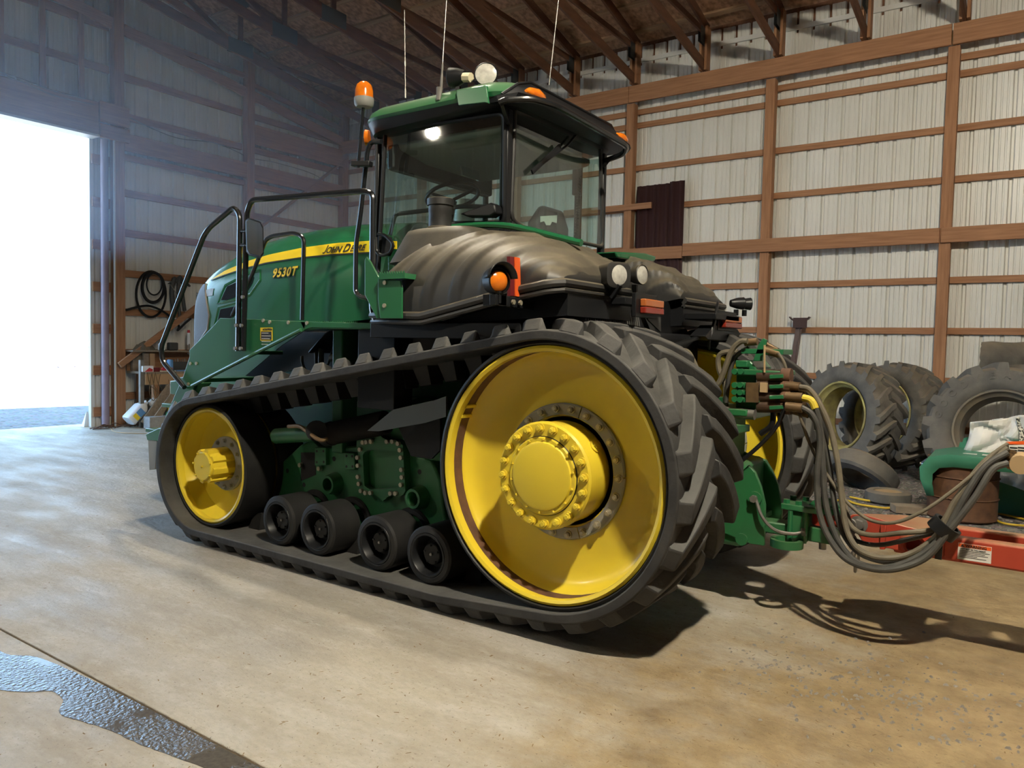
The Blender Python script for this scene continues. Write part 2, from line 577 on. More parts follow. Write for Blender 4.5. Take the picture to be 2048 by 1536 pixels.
# ---- roof deck of strand board on purlins
d = MB()
d.prism([(YW + .3, 6.62 - .075 + .06), (RIDGE, roof_z(RIDGE) + .06), (-8.3, 6.62 - .075 + .06), (-8.3, 6.62 - .075 + .08), (RIDGE, roof_z(RIDGE) + .08), (YW + .3, 6.62 - .075 + .08)], 'X', XE - .2, 9.2)
d2 = MB()
d2.box(XE - .2, 9.1, -8.1, -8.05, 6.3, 6.72)
d2.build('eave_light_stop', M['truss'], None, kind='structure').name = 'trim_light_stop'  # unseen board added to block the sky leak at the near eave
ceil = d.build('ceiling', M['osb'], kind='structure')
# dark gaps where the boards meet
y = YW - .3
while y > 2.2:
    z = roof_z(y)
    MB().beam((XE + .1, y, z + .04), (3.2, y, z + .04), .09, .04, (0, .2425, .97)).build('purlin', M['purlin'], ceil)
    y -= .61
ab = lambda y: 5.93 + .155 * (11.75 - y)
TX = [-11.75, -10.57, -9.39, -8.21, -7.03, -5.86, -4.66, -3.5, -2.30, -1.10, .1, 1.3]
nth = ['nearest to the end wall with the door', 'second from the door end', 'third from the door end', 'fourth from the door end', 'fifth from the door end',
       'sixth from the door end, landing over a wall post', 'seventh from the door end', 'eighth from the door end, landing over a wall post',
       'ninth from the door end', 'tenth from the door end, landing over the right wall post', 'eleventh from the door end', 'twelfth from the door end']
rt = None
for x, n in zip(TX, nth):
    lab = 'timber roof truss, ' + n
    if rt is None:
        rt = thing('roof_truss', lab, 'roof truss', (x, YW - .2, 5.9), 'roof trusses under the board ceiling')
        p = M['truss']
        MB().beam((x, 11.86, ab(11.86) + .06), (x, 1.6, ab(1.6) + .06), .04, .16).build('bottom_chord', p, rt, bev=.003)
        MB().beam((x, 11.9, roof_z(11.9) - .06), (x, 2.0, roof_z(2.0) - .06), .04, .15).build('top_chord', p, rt, bev=.003)
        for dx in (-.045, .045):
            MB().box(x + dx - .02, x + dx + .02, 11.70, 11.86, 5.91, 6.58).build('heel_post', M['wood_z'], rt, bev=.003)
        for (ya, za), (yb, zb) in (((11.7, 6.50), (8.5, ab(8.5) + .1)), ((8.35, ab(8.35) + .1), (8.35, roof_z(8.35) - .1)), ((8.2, ab(8.2) + .1), (5.0, roof_z(5) - .1)),
                                   ((4.9, ab(4.9) + .1), (4.9, roof_z(4.9) - .1)), ((4.8, ab(4.8) + .1), (2.2, roof_z(2.2) - .1))):
            MB().beam((x, ya, za), (x, yb, zb), .038, .09, (0, 0, 1) if abs(ya - yb) > .1 else (0, 1, 0)).build('web', p, rt, bev=.003)
        for y, z, a in ((8.35, ab(8.35) + .12, .5), (4.9, ab(4.9) + .12, .5), (11.72, 6.42, .36), (8.35, roof_z(8.35) - .1, .3)):
            for s in (-1, 1):
                MB().box(x + s * .0215 - .001, x + s * .0215 + .001, y - a / 2, y + a / 2, z - .12, z + .12).build('gusset_plate', M['plate'], rt)
    else:
        dup_thing(rt, (x, YW - .2, 5.9), label=lab)


# ------------------------------------------------------------------ floor
def floor_mat():
    m = bpy.data.materials.new('dusty concrete')
    m.use_nodes = True
    N, L = m.node_tree.nodes, m.node_tree.links
    b = N['Principled BSDF']
    b.inputs['Specular IOR Level'].default_value = .35
    tc = N.new('ShaderNodeTexCoord')
    sp = N.new('ShaderNodeSeparateXYZ')
    L.new(tc.outputs['Object'], sp.inputs[0])

    def noise(scale, detail=6, stretch=(1, 1, 1), rough=.55):
        mp = N.new('ShaderNodeMapping')
        mp.inputs['Scale'].default_value = stretch
        L.new(tc.outputs['Object'], mp.inputs['Vector'])
        n = N.new('ShaderNodeTexNoise')
        n.inputs['Scale'].default_value = scale
        n.inputs['Detail'].default_value = detail
        n.inputs['Roughness'].default_value = rough
        L.new(mp.outputs[0], n.inputs['Vector'])
        return n.outputs[0]

    def rng(src, a, b_, c=0, d=1):
        r = N.new('ShaderNodeMapRange')
        for i, v in enumerate((a, b_, c, d)):
            r.inputs[i + 1].default_value = v
        L.new(src, r.inputs[0])
        return r.outputs[0]

    def mix(f, a, b_, t='MIX'):
        x = N.new('ShaderNodeMix')
        x.data_type = 'RGBA'
        x.blend_type = t
        x.clamp_factor = True
        if isinstance(f, float):
            x.inputs[0].default_value = f
        else:
            L.new(f, x.inputs[0])
        for i, v in ((6, a), (7, b_)):
            if isinstance(v, tuple):
                x.inputs[i].default_value = v + (1,)
            else:
                L.new(v, x.inputs[i])
        return x.outputs[2]

    def math_(op, a, b_):
        x = N.new('ShaderNodeMath')
        x.operation = op
        x.use_clamp = op != 'ADD'
        for i, v in ((0, a), (1, b_)):
            if isinstance(v, (int, float)):
                x.inputs[i].default_value = v
            else:
                L.new(v, x.inputs[i])
        return x.outputs[0]

    base = mix(rng(noise(1.2, 8, (.5, 1.3, 1)), .35, .65), (.34, .30, .245), (.47, .425, .345))
    # trowel marks and tyre streaks along the shed
    streak = rng(noise(2.4, 9, (.55, 1.5, 1), .7), .48, .64)
    base = mix(math_('MULTIPLY', streak, .55), base, (.54, .52, .48))
    dk = rng(noise(.7, 6, (1, 1, 1)), .52, .68)
    base = mix(math_('MULTIPLY', dk, .4), base, (.22, .20, .18))
    # tracked-in dirt gathers towards the drawbar and the dirt floor
    pos = rng(sp.outputs[0], -2.6, -.3)
    py = rng(sp.outputs[1], 5.5, 8.2)
    amt = math_('ADD', math_('MAXIMUM', pos, py), rng(noise(1.1, 9, (1, 1, 1), .7), .2, .8, -.62, .55))
    amt = rng(amt, .25, .75)
    base = mix(math_('MULTIPLY', rng(noise(30, 8, (.8, 1.2, 1), .75), .45, .72), .5), base, (.27, .24, .20))
    base = mix(math_('MULTIPLY', rng(noise(9, 8, (.6, 1.4, 1), .7), .52, .68), .35), base, (.58, .56, .53))
    dirt = mix(rng(noise(6, 10, (1, 1, 1), .7), .3, .7), (.19, .13, .065), (.40, .295, .155))
    col = mix(math_('MULTIPLY', amt, .95), base, dirt)
    grit = rng(noise(70, 3), .64, .70)
    col = mix(math_('MULTIPLY', grit, .6), col, (.09, .065, .04))
    L.new(col, b.inputs['Base Color'])
    L.new(rng(noise(2.5, 6, (.5, 1.5, 1)), .35, .65, .42, .75), b.inputs['Roughness'])
    bp = N.new('ShaderNodeBump')
    bp.inputs['Strength'].default_value = .8
    bp.inputs['Distance'].default_value = .015
    h = math_('ADD', noise(28, 8, (.6, 1, 1), .7), math_('MULTIPLY', noise(4, 6), 1.2))
    L.new(h, bp.inputs['Height'])
    L.new(bp.outputs[0], b.inputs['Normal'])
    return m


def gravel_mat(name, c1, c2, scale=28):
    m = bpy.data.materials.new(name)
    m.use_nodes = True
    N, L = m.node_tree.nodes, m.node_tree.links
    b = N['Principled BSDF']
    b.inputs['Roughness'].default_value = .95
    tc = N.new('ShaderNodeTexCoord')
    v = N.new('ShaderNodeTexVoronoi')
    v.inputs['Scale'].default_value = scale
    n = N.new('ShaderNodeTexNoise')
    n.inputs['Scale'].default_value = 2.5
    n.inputs['Detail'].default_value = 9
    for q in (v, n):
        L.new(tc.outputs['Object'], q.inputs['Vector'])
    a = N.new('ShaderNodeMix')
    a.data_type = 'RGBA'
    L.new(n.outputs[0], a.inputs[0])
    a.inputs[6].default_value = c1 + (1,)
    a.inputs[7].default_value = c2 + (1,)
    hsv = N.new('ShaderNodeMix')
    hsv.data_type = 'RGBA'
    hsv.blend_type = 'OVERLAY'
    hsv.inputs[0].default_value = .7
    L.new(a.outputs[2], hsv.inputs[6])
    L.new(v.outputs['Color'], hsv.inputs[7])
    bw = N.new('ShaderNodeHueSaturation')
    bw.inputs['Saturation'].default_value = .35
    L.new(hsv.outputs[2], bw.inputs['Color'])
    L.new(bw.outputs[0], b.inputs['Base Color'])
    bp = N.new('ShaderNodeBump')
    bp.inputs['Strength'].default_value = .8
    bp.inputs['Distance'].default_value = .03
    L.new(v.outputs['Distance'], bp.inputs['Height'])
    L.new(bp.outputs[0], b.inputs['Normal'])
    return m


FLOOR = floor_mat()
DIRT = gravel_mat('dirt floor', (.21, .165, .115), (.11, .09, .065), 40)
GRAVEL = gravel_mat('gravel yard', (.135, .135, .14), (.075, .075, .08), 16)
fl = MB()
fl.box(XE - .55, 9, -8, 1.676, -.15, 0)
fl.box(XE - .55, 9, 1.688, 7.6, -.15, 0)
floor = fl.build('floor', FLOOR, kind='structure', bev=.004)
MB().box(XE - .1, 9, 7.6, YW + .1, -.2, -.012).build('floor_dirt', DIRT, kind='structure')
MB().box(-130, XE - .1, -60, 110, -.3, -.06).build('floor_yard', GRAVEL, kind='structure')
MB().box(XE - .55, 9, 1.676, 1.688, -.16, -.012).build('trim_1', M['straw'], kind='structure')

# ------------------------------------------------------------------ camera and light
cam = bpy.data.cameras.new('camera')
camo = bpy.data.objects.new('camera', cam)
COL.objects.link(camo)
R_, U_, F_ = Vector((0.81885463, 0.57359934, 0.02146842)), Vector((-0.04657393, 0.0291166, 0.99849041)), Vector((-0.57210835, 0.81861836, -0.05055703))
mw = Matrix((R_, U_, -F_)).transposed().to_4x4()
mw.translation = (0, 0, 1.52)
camo.matrix_world = mw
cam.sensor_width = 36
cam.lens = 1530.065 / 2048 * 36
cam.clip_start = .05
cam.clip_end = 500
S.camera = camo


def lamp(name, loc, power, col, size=.12, kind='POINT'):
    l = bpy.data.lights.new(name, kind)
    l.energy = power
    l.color = col
    l.shadow_soft_size = size
    o = bpy.data.objects.new(name, l)
    COL.objects.link(o)
    o.location = loc
    return o


WARM = (1.0, .91, .72)
flood = lamp('shed_lamp', (.7, 1.4, 6.2), 1800, WARM, kind='SPOT')
flood.data.spot_size = math.radians(146)
flood.data.spot_blend = .8
flood.rotation_euler = Vector((-.7, 5, -6)).to_track_quat('-Z', 'Y').to_euler()
spot = lamp('shed_lamp', (-5.0, 4.4, 6.45), 560, WARM, kind='SPOT')
spot.data.spot_size = math.radians(135)
spot.data.spot_blend = .55
side = lamp('shed_lamp', (-9.7, -3.3, 5.5), 420, WARM, kind='SPOT')
side.data.spot_size = math.radians(110)
side.data.spot_blend = .7
side.rotation_euler = Vector((6, 6, -4.5)).to_track_quat('-Z', 'Y').to_euler()
sun = bpy.data.lights.new('sun', 'SUN')
sun.energy = 95
sun.angle = .01
sun.color = (.82, .92, 1)
so = bpy.data.objects.new('sun', sun)
COL.objects.link(so)
so.rotation_euler = Vector((-.60, .22, -1.05)).to_track_quat('-Z', 'Y').to_euler()
wd = bpy.data.worlds.new('world')
S.world = wd
wd.use_nodes = True
bg = wd.node_tree.nodes['Background']
bg.inputs[0].default_value = (.42, .68, 1, 1)
bg.inputs[1].default_value = 5.0
S.view_settings.view_transform = 'Standard'
S.view_settings.look = 'None'
S.view_settings.gamma = 1
S.view_settings.exposure = .38
S.cycles.max_bounces = 8
S.cycles.transparent_max_bounces = 12
S.cycles.sample_clamp_indirect = 6
S.cycles.use_adaptive_sampling = True
S.cycles.caustics_reflective = False
S.cycles.caustics_refractive = False
# ------------------------------------------------------------------ the tracked tractor: undercarriage
YC = 4.55
TR = thing('tracked_tractor', 'large green and yellow tracked farm tractor parked on the concrete floor of the shed', 'tractor', (-3.6, YC, 0))
C1 = Vector((-2.07, 0, .862))    # drive wheel axle
C2 = Vector((-5.07, 0, .578))    # idler axle
RI1, RI2, TH = .69, .46, .05
TY0, TW = 3.225, .76             # near track: outer edge and width


def track_path():
    """Inner line of the belt, going rearwards on top, down behind the drive wheel and forwards on the floor."""
    pts = []
    dx, dz = C1.x - C2.x, C1.z - C2.z
    L = math.hypot(dx, dz)
    base = math.atan2(dz, dx)
    off = math.asin((RI1 - RI2) / L)
    a_top = base + PI / 2 + off
    # bottom: floor run up to the last roller, then up to the drive wheel
    p_last = (-2.75, .118)
    d = math.hypot(C1.x - p_last[0], C1.z - p_last[1])
    g = math.atan2(p_last[1] - C1.z, p_last[0] - C1.x)
    a_bot = g + math.acos(RI1 / d)
    if a_bot > 0:
        a_bot -= 2 * PI
    a = a_top
    n = 40
    for i in range(n + 1):
        t = lerp(a_top, a_bot, i / n)
        pts.append((C1.x + RI1 * math.cos(t), C1.z + RI1 * math.sin(t)))
    pts.append(p_last)
    pts.append((C2.x, C2.z - RI2))
    for i in range(1, 31):
        t = lerp(-PI / 2, a_top - 2 * PI, i / 30)
        pts.append((C2.x + RI2 * math.cos(t), C2.z + RI2 * math.sin(t)))
    return pts


TP = track_path()
# resample by arc length
_acc = [0]
_cl = TP + [TP[0]]
for _a, _b in zip(_cl, _cl[1:]):
    _acc.append(_acc[-1] + math.hypot(_b[0] - _a[0], _b[1] - _a[1]))
TL = _acc[-1]


def tpos(s):
    s %= TL
    lo, hi = 0, len(_acc) - 1
    while hi - lo > 1:
        m = (lo + hi) // 2
        if _acc[m] <= s:
            lo = m
        else:
            hi = m
    t = (s - _acc[lo]) / max(1e-9, _acc[lo + 1] - _acc[lo])
    return (lerp(_cl[lo][0], _cl[lo + 1][0], t), lerp(_cl[lo][1], _cl[lo + 1][1], t))


def tframe(s, v, h):
    """Point on the belt: arc length s, across v (0 outer edge .. TW), height h outside the inner face."""
    a, b = tpos(s - .015), tpos(s + .015)
    c = ((a[0] + b[0]) / 2, (a[1] + b[1]) / 2)
    d = math.hypot(b[0] - a[0], b[1] - a[1])
    tx, tz = (b[0] - a[0]) / d, (b[1] - a[1]) / d
    return (c[0] - tz * h, TY0 + v, c[1] + tx * h)


NL = 47
LP = TL / NL


def make_belt():
    b = MB()
    rings = []
    n = 200
    for i in range(n):
        s = TL * i / n
        rings.append([tframe(s, v, h) for v, h in ((0, 0), (0, TH), (.02, TH + .004), (TW - .02, TH + .004), (TW, TH), (TW, 0))])
    rings.append(rings[0])
    b.loft(rings, True, False)
    # chevron lugs, left and right half staggered
    for k in range(NL):
        for side in (0, 1):
            s0 = (k + .5 * side) * LP
            rr = []
            for i in range(7):
                t = i / 6
                v = lerp(.36, 0.004, t) if side == 0 else lerp(.40, TW - .004, t)
                s = s0 + .25 * t ** 1.15
                bw, tw = lerp(.058, .068, t), lerp(.036, .044, t)
                hh = TH + .064
                v = lerp(.36, 0.045, t) if side == 0 else lerp(.40, TW - .045, t)
                if i == 0:
                    tw *= .8
                    hh -= .01
                rr.append([tframe(s - bw, v, TH - .005), tframe(s - tw, v, hh), tframe(s + tw, v, hh), tframe(s + bw, v, TH - .005)])
            e = .006 if side == 0 else TW - .006
            rr.append([tframe(s - bw, e, TH - .006), tframe(s - tw, e, TH + .006), tframe(s + tw, e, TH + .006), tframe(s + bw, e, TH - .006)])
            b.loft(rr, True, True)
    o = b.build('rubber_track', M['rubber'], TR, ang=28, bev=.007)
    g = MB()
    for k in range(NL):
        s0 = (k + .25) * LP
        ring = lambda v, h, w: [tframe(s0 - w, v, h), tframe(s0 + w, v, h)]
        q0, q1 = [], []
        for v0, v1, h, w in ((.29, .47, .004, .062), (.325, .435, -.115, .045)):
            q0.append([tframe(s0 - w, v0, h), tframe(s0 + w, v0, h), tframe(s0 + w, v1, h), tframe(s0 - w, v1, h)])
        g.loft(q0, True, True)
    g.build('guide_lug_row', M['rubber_in'], o)
    return o


def bolts(name, parent, n, r, c, y, size, hgt, material, sgn=-1, a0=0, flange=0, skip=()):
    """A ring of hexagon-headed bolts on a face towards -y."""
    first = None
    for k in range(n):
        if k in skip:
            continue
        a = a0 + 2 * PI * k / n
        x, z = c[0] + r * math.cos(a), c[1] + r * math.sin(a)
        if first is None:
            m = MB()
            if flange:
                m.cyl((x, y, z), (x, y + sgn * hgt * .25, z), size * 1.35, 12)
            m.cyl((x, y, z), (x, y + sgn * hgt, z), size, 6)
            m.cyl((x, y + sgn * hgt, z), (x, y + sgn * hgt * 1.15, z), size * .8, 6, size * .6)
            first = m.build(name, material, parent)
            fp = Vector((x, 0, z))
        else:
            o = first.copy()
            COL.objects.link(o)
            o.parent = parent
            o.location = Vector((x, 0, z)) - fp
    return first


def make_drive_wheel():
    """Wide dished wheel; symmetric about the middle of the track."""
    ym = TY0 + TW / 2
    c = Vector((C1.x, ym, C1.z))
    ax = (0, 1, 0)
    w = MB()
    for s in (-1, 1):
        # rolled outer lip
        w.lathe([(.64, s * .28), (.628, s * .315), (.632, s * .34), (.648, s * .348), (.662, s * .338), (.667, s * .30), (.667, s * .12), (.64, s * .12)], c, ax, 72, closed=True)
    o = w.build('drive_wheel', M['yellow'], TR)
    r = MB()
    for s in (-1, 1):
        r.lathe([(.667, s * .345), (.672, s * .352), (.688, s * .345), (.69, s * .1), (.667, s * .1)], c, ax, 72, closed=True)
    r.build('rubber_coating', M['rubber_in'], o)
    q = MB()
    for s in (-1, 1):
        q.lathe([(.640, s * .29), (.636, s * .20), (.636, s * .17), (.655, s * .17), (.66, s * .29)], c, ax, 72, closed=True)
    q.build('rim_well', M['rust'], o, label='rusty brown wheel well')
    d = MB()
    for s in (-1, 1):
        d.lathe([(.641, s * .215), (.634, s * .212), (.622, s * .198), (.605, s * .178), (.575, s * .160), (.53, s * .148), (.47, s * .142), (.40, s * .14), (.36, s * .14), (.26, s * .14), (.26, s * .1), (.641, s * .1)], c, ax, 72, closed=True)
    d.build('wheel_disc', M['yellow'], o)
    t = MB()
    for a in (2.62, 2.72):
        u = Vector((math.cos(a), 0, math.sin(a)))
        p = c + u * .632 + Vector((0, -.255, 0))
        t.beam(p - u * .006, p + u * .006, .018, .085, (0, 1, 0))
    t.build('rim_tab', M['yellow'], o)
    # bolted ring of grey weights, in five segments
    for s in (1, -1):
        g = MB()
        for k in range(5):
            g.lathe([(.30, s * .14), (.30, s * .162), (.355, s * .162), (.362, s * .156), (.362, s * .14)], c, ax, 12, closed=True, a0=.3 + k * 2 * PI / 5 + .008, a1=.3 + (k + 1) * 2 * PI / 5 - .008)
        gr = g.build('clamp_ring', M['grey'], o, label='grey bolted clamp ring in segments')
    bolts('clamp_bolt', gr, 22, .333, (c.x, c.z), c.y - .162, .0165, .024, M['bolt'], flange=1)
    h = MB()
    yf = -.365
    h.lathe([(.0, yf), (.193, yf), (.2, yf + .006), (.2, yf + .012), (.265, yf + .012), (.276, yf + .022), (.276, yf + .05), (.268, yf + .058), (.268, -.14), (.29, -.14)], c, ax, 64)
    ho = h.build('hub', M['yellow'], o)
    k = MB()
    k.lathe([(0, yf - .012), (.16, yf - .012), (.172, yf - .008), (.178, yf + .002)], c, ax, 64)
    k.build('hub_cap', M['yellow'], ho)
    sm = MB()
    sm.lathe([(.2005, yf + .0065), (.204, yf + .0125)], c, ax, 64)
    sm.build('cap_seam', M['black'], ho)
    bolts('hub_bolt', ho, 20, .243, (c.x, c.z), c.y + yf + .012, .0185, .026, M['yellow'], flange=1, a0=.08)
    bolts('cap_bolt', ho, 14, .187, (c.x, c.z), c.y + yf, .0065, .008, M['yellow'], a0=.2)
    a = .62
    u = Vector((math.cos(a), 0, math.sin(a)))
    p = c + u * .262 + Vector((0, -.22, 0))
    m = MB()
    m.cyl(p, p + u * .012, .032, 20)
    m.cyl(p + u * .01, p + u * .018, .014, 6)
    m.build('drain_plug', M['yellow'], ho)
    return o


def make_idler():
    ym = TY0 + TW / 2
    c = Vector((C2.x, ym, C2.z))
    ax = (0, 1, 0)
    w = MB()
    for s in (-1, 1):
        w.lathe([(.41, s * .2), (.398, s * .245), (.402, s * .262), (.418, s * .268), (.43, s * .26), (.432, s * .22), (.432, s * .1), (.41, s * .1)], c, ax, 64, closed=True)
    o = w.build('idler_wheel', M['yellow'], TR)
    r = MB()
    for s in (-1, 1):
        r.lathe([(.432, s * .262), (.44, s * .27), (.457, s * .262), (.459, s * .02), (.432, s * .02)], c, ax, 64, closed=True)
    r.build('rubber_coating', M['rubber_in'], o)
    d = MB()
    for s in (-1, 1):
        d.lathe([(.415, s * .25), (.40, s * .16), (.37, s * .10), (.31, s * .085), (.26, s * .1), (.10, s * .1), (.10, s * .05), (.415, s * .05)], c, ax, 64, closed=True)
    d.build('wheel_disc', M['yellow'], o)
    g = MB()
    g.lathe([(.13, -.1), (.13, -.125), (.20, -.125), (.206, -.118), (.206, -.1)], c, ax, 48, closed=True)
    gr = g.build('clamp_ring', M['grey'], o, label='grey bolted clamp ring')
    bolts('clamp_bolt', gr, 12, .178, (c.x, c.z), c.y - .125, .014, .02, M['grey'], flange=1)
    h = MB()
    # ribbed barrel hub
    rings = []
    for yy in (-.1, -.30):
        rings.append([])
        for k in range(64):
            a = 2 * PI * k / 64
            rr = .118 + (.012 if (k // 4) % 2 else -.008)
            rings[-1].append(c + Vector((rr * math.cos(a), yy, rr * math.sin(a))))
    h.loft(rings)
    ho = h.build('hub', M['yellow'], o)
    k = MB()
    k.lathe([(0, -.318), (.10, -.318), (.108, -.312), (.108, -.295)], c, ax, 40)
    k.build('hub_cap', M['yellow'], ho)
    bolts('cap_bolt', ho, 7, .105, (c.x, c.z), c.y - .312, .009, .012, M['yellow'], a0=.3)
    bolts('cap_bolt', ho, 1, .0, (c.x, c.z), c.y - .318, .009, .01, M['yellow'])
    return o


def make_roller(x, zc=.289, R=.17, y0=3.33):
    c = Vector((x, y0, zc))
    ax = (0, 1, 0)
    w = MB()
    for a, b in ((0, .24), (.31, .55)):
        w.lathe([(.128, a), (.135, a - .004), (.158, a), (R, a + .012), (R, b - .012), (.158, b), (.128, b)], c, ax, 40, closed=True)
    o = w.build('bogie_roller', M['rubber_in'], TR)
    r = MB()
    r.lathe([(.131, -.001), (.128, -.006), (.118, -.006), (.113, 0), (.108, .05), (.09, .09), (.0, .09)], c, ax, 40)
    r.build('roller_rim', M['black'], o)
    h = MB()
    h.lathe([(0, .035), (.058, .035), (.063, .04), (.063, .09)], c, ax, 28)
    h.build('roller_hub', M['black'], o)
    bolts('hub_bolt', o, 5, .052, (c.x, c.z), c.y + .035, .006, .008, M['black'], a0=.4)
    bolts('center_plug', o, 1, 0, (c.x, c.z), c.y + .035, .009, .01, M['steel'])
    return o


GY = 2 * YC - TY0 - TW - TY0          # shift from the near to the far track
near = [make_belt(), make_drive_wheel(), make_idler()] + [make_roller(x) for x in (-4.25, -3.86, -3.32, -2.90)]
for o in near[:3]:
    dup(o, TR, (0, GY, 0))
MB().cyl((C1.x, 3.7, C1.z), (C1.x, 5.4, C1.z), .26, 32).build('rear_axle', M['dgreen'], TR)

# ---- cast frame that carries the rollers
YF = 3.66
fr = MB()
fr.prism([(-4.674,0.495),(-4.698,0.568),(-4.428,0.762),(-4.293,0.822),(-4.213,0.771),(-3.957,0.795),(-3.81,0.819),(-3.622,0.877),(-3.388,0.891),(-3.286,0.797),(-3.171,0.789),(-3.094,0.665),(-3.048,0.417),(-2.886,0.333),(-2.883,0.224),(-3.426,0.128),(-3.948,0.212),(-4.367,0.256),(-4.672,0.25)], 'Y', YF, YF + .30)
frame = fr.build('track_frame', M['dgreen'], TR, bev=.015)
bmw = MB()
bmw.box(-4.75, -2.5, YF + .08, YF + .30, .34, .52)
bmw.build('roller_beam', M['dgreen'], frame, bev=.02)
# square access pocket with its bolted flange
po = [(-3.769,0.833),(-3.708,0.865),(-3.601,0.882),(-3.565,0.911),(-3.519,0.889),(-3.412,0.892),(-3.359,0.864),(-3.331,0.559),(-3.379,0.53),(-3.477,0.524),(-3.53,0.477),(-3.576,0.511),(-3.688,0.503),(-3.745,0.523)]
pi = [(-3.721,0.78),(-3.66,0.806),(-3.402,0.828),(-3.375,0.804),(-3.363,0.61),(-3.393,0.584),(-3.656,0.541),(-3.703,0.562)]
fl_ = MB()
cx_, cz_ = sum(p[0] for p in pi) / 8, sum(p[1] for p in pi) / 8
NN = 48
ro, ri = [], []


def ray_hit(poly, ang):
    dx, dz = math.cos(ang), math.sin(ang)
    best = 0
    for (x0, z0), (x1, z1) in zip(poly, poly[1:] + poly[:1]):
        ex, ez = x1 - x0, z1 - z0
        den = dx * ez - dz * ex
        if abs(den) < 1e-9:
            continue
        t = ((x0 - cx_) * ez - (z0 - cz_) * ex) / den
        u = ((x0 - cx_) * dz - (z0 - cz_) * dx) / den
        if t > 0 and -1e-6 <= u <= 1 + 1e-6:
            best = max(best, t)
    return (cx_ + dx * best, cz_ + dz * best)


for k in range(NN):
    a = 2 * PI * k / NN
    ro.append(ray_hit(po, a))
    ri.append(ray_hit(pi, a))
fl_.loft([[(x, YF + .005, z) for x, z in ro], [(x, YF - .06, z) for x, z in ro], [(x, YF - .06, z) for x, z in ri], [(x, YF + .0, z) for x, z in ri]], True, False)
flg = fl_.build('access_flange', M['dgreen'], frame, ang=50)
pk = MB()
sh = lambda k: [(cx_ + (x - cx_) * k, z0) for x, z0 in ri]
pk.loft([[(x, YF - .004, z) for x, z in ri], [(cx_ + (x - cx_) * .94, YF - .0005, cz_ + (z - cz_) * .94) for x, z in ri]], True, True)
pk.build('access_cover', M['dgreen'], frame, ang=50)
for p in [(-3.735,3.63,0.802),(-3.708,3.63,0.852),(-3.675,3.63,0.858),(-3.633,3.63,0.865),(-3.758,3.63,0.746),(-3.753,3.63,0.692),(-3.751,3.63,0.617),(-3.741,3.63,0.571),(-3.721,3.63,0.526),(-3.679,3.63,0.518),(-3.632,3.63,0.524),(-3.488,3.63,0.878),(-3.439,3.63,0.883),(-3.39,3.63,0.874),(-3.372,3.63,0.834),(-3.362,3.63,0.786),(-3.356,3.63,0.709),(-3.351,3.63,0.661),(-3.359,3.63,0.611),(-3.406,3.63,0.549),(-3.45,3.63,0.544)]:
    m = MB()
    m.cyl((p[0], YF - .06, p[2]), (p[0], YF - .08, p[2]), .0155, 6)
    m.build('flange_bolt', M['bolt'], frame)
# tube bosses through the casting
for p, rr in (((-4.045,3.62,0.528), .062), ((-3.253,3.62,0.535), .062)):
    m = MB()
    m.lathe([(rr, -.08), (rr - .016, -.08), (rr - .02, .02), (0, .02)], (p[0], YF, p[2]), (0, 1, 0), 32)
    m.lathe([(rr, -.08), (rr + .004, -.07), (rr + .02, .01)], (p[0], YF, p[2]), (0, 1, 0), 32)
    m.build('tube_boss', M['dgreen'], frame)
    m = MB()
    m.lathe([(rr - .021, -.0), (0, -.0)], (p[0], YF, p[2]), (0, 1, 0), 32)
    m.build('boss_bore_shade', M['rubber_in'], frame)  # flat dark disc painted as the shade down the bore
# bolt pads, and flat dark discs painted as the shade in bolt holes
for pts in ([(627, 894), (652, 896), (652, 932), (627, 932)], ):
    pass
for pr in ([(-4.229,0.766),(-4.115,0.777),(-4.108,0.651),(-4.228,0.635)], [(-3.923,0.761),(-3.83,0.767),(-3.823,0.651),(-3.921,0.64)]):
    MB().prism(pr, 'Y', YF - .035, YF + .01).build('mount_pad', M['dgreen'], frame, bev=.006)
    for p in pr:
        ccx, ccz = sum(a[0] for a in pr) / 4, sum(a[1] for a in pr) / 4
        MB().cyl((lerp(ccx, p[0], .6), YF - .0355, lerp(ccz, p[1], .6)), (lerp(ccx, p[0], .6), YF - .034, lerp(ccz, p[1], .6)), .009, 12).build('bolt_hole_shade', M['rubber_in'], frame)
for p in [(-4.565,3.65,0.557),(-4.065,3.65,0.698),(-4.341,3.65,0.401),(-3.871,3.65,0.407),(-3.266,3.65,0.697),(-3.334,3.65,0.409),(-4.38,3.65,0.476)]:
    MB().cyl((p[0], YF - .001, p[2]), (p[0], YF - .0005, p[2]), .017, 14).build('bolt_hole_shade', M['rubber_in'], frame)
MB().prism([(-4.415,0.709),(-4.264,0.724),(-4.251,0.564),(-4.413,0.501)], 'Y', YF - .002, YF + .01).build('frame_recess_shade', M['rubber_in'], frame)  # dark plate on the casting, painted as the shade of a recess
for p in ((-4.4,3.62,0.62), (-4.196,3.62,0.617)):
    MB().cyl((p[0], YF - .03, p[2]), (p[0], YF, p[2]), .017, 6).build('pivot_bolt', M['bolt'], frame)

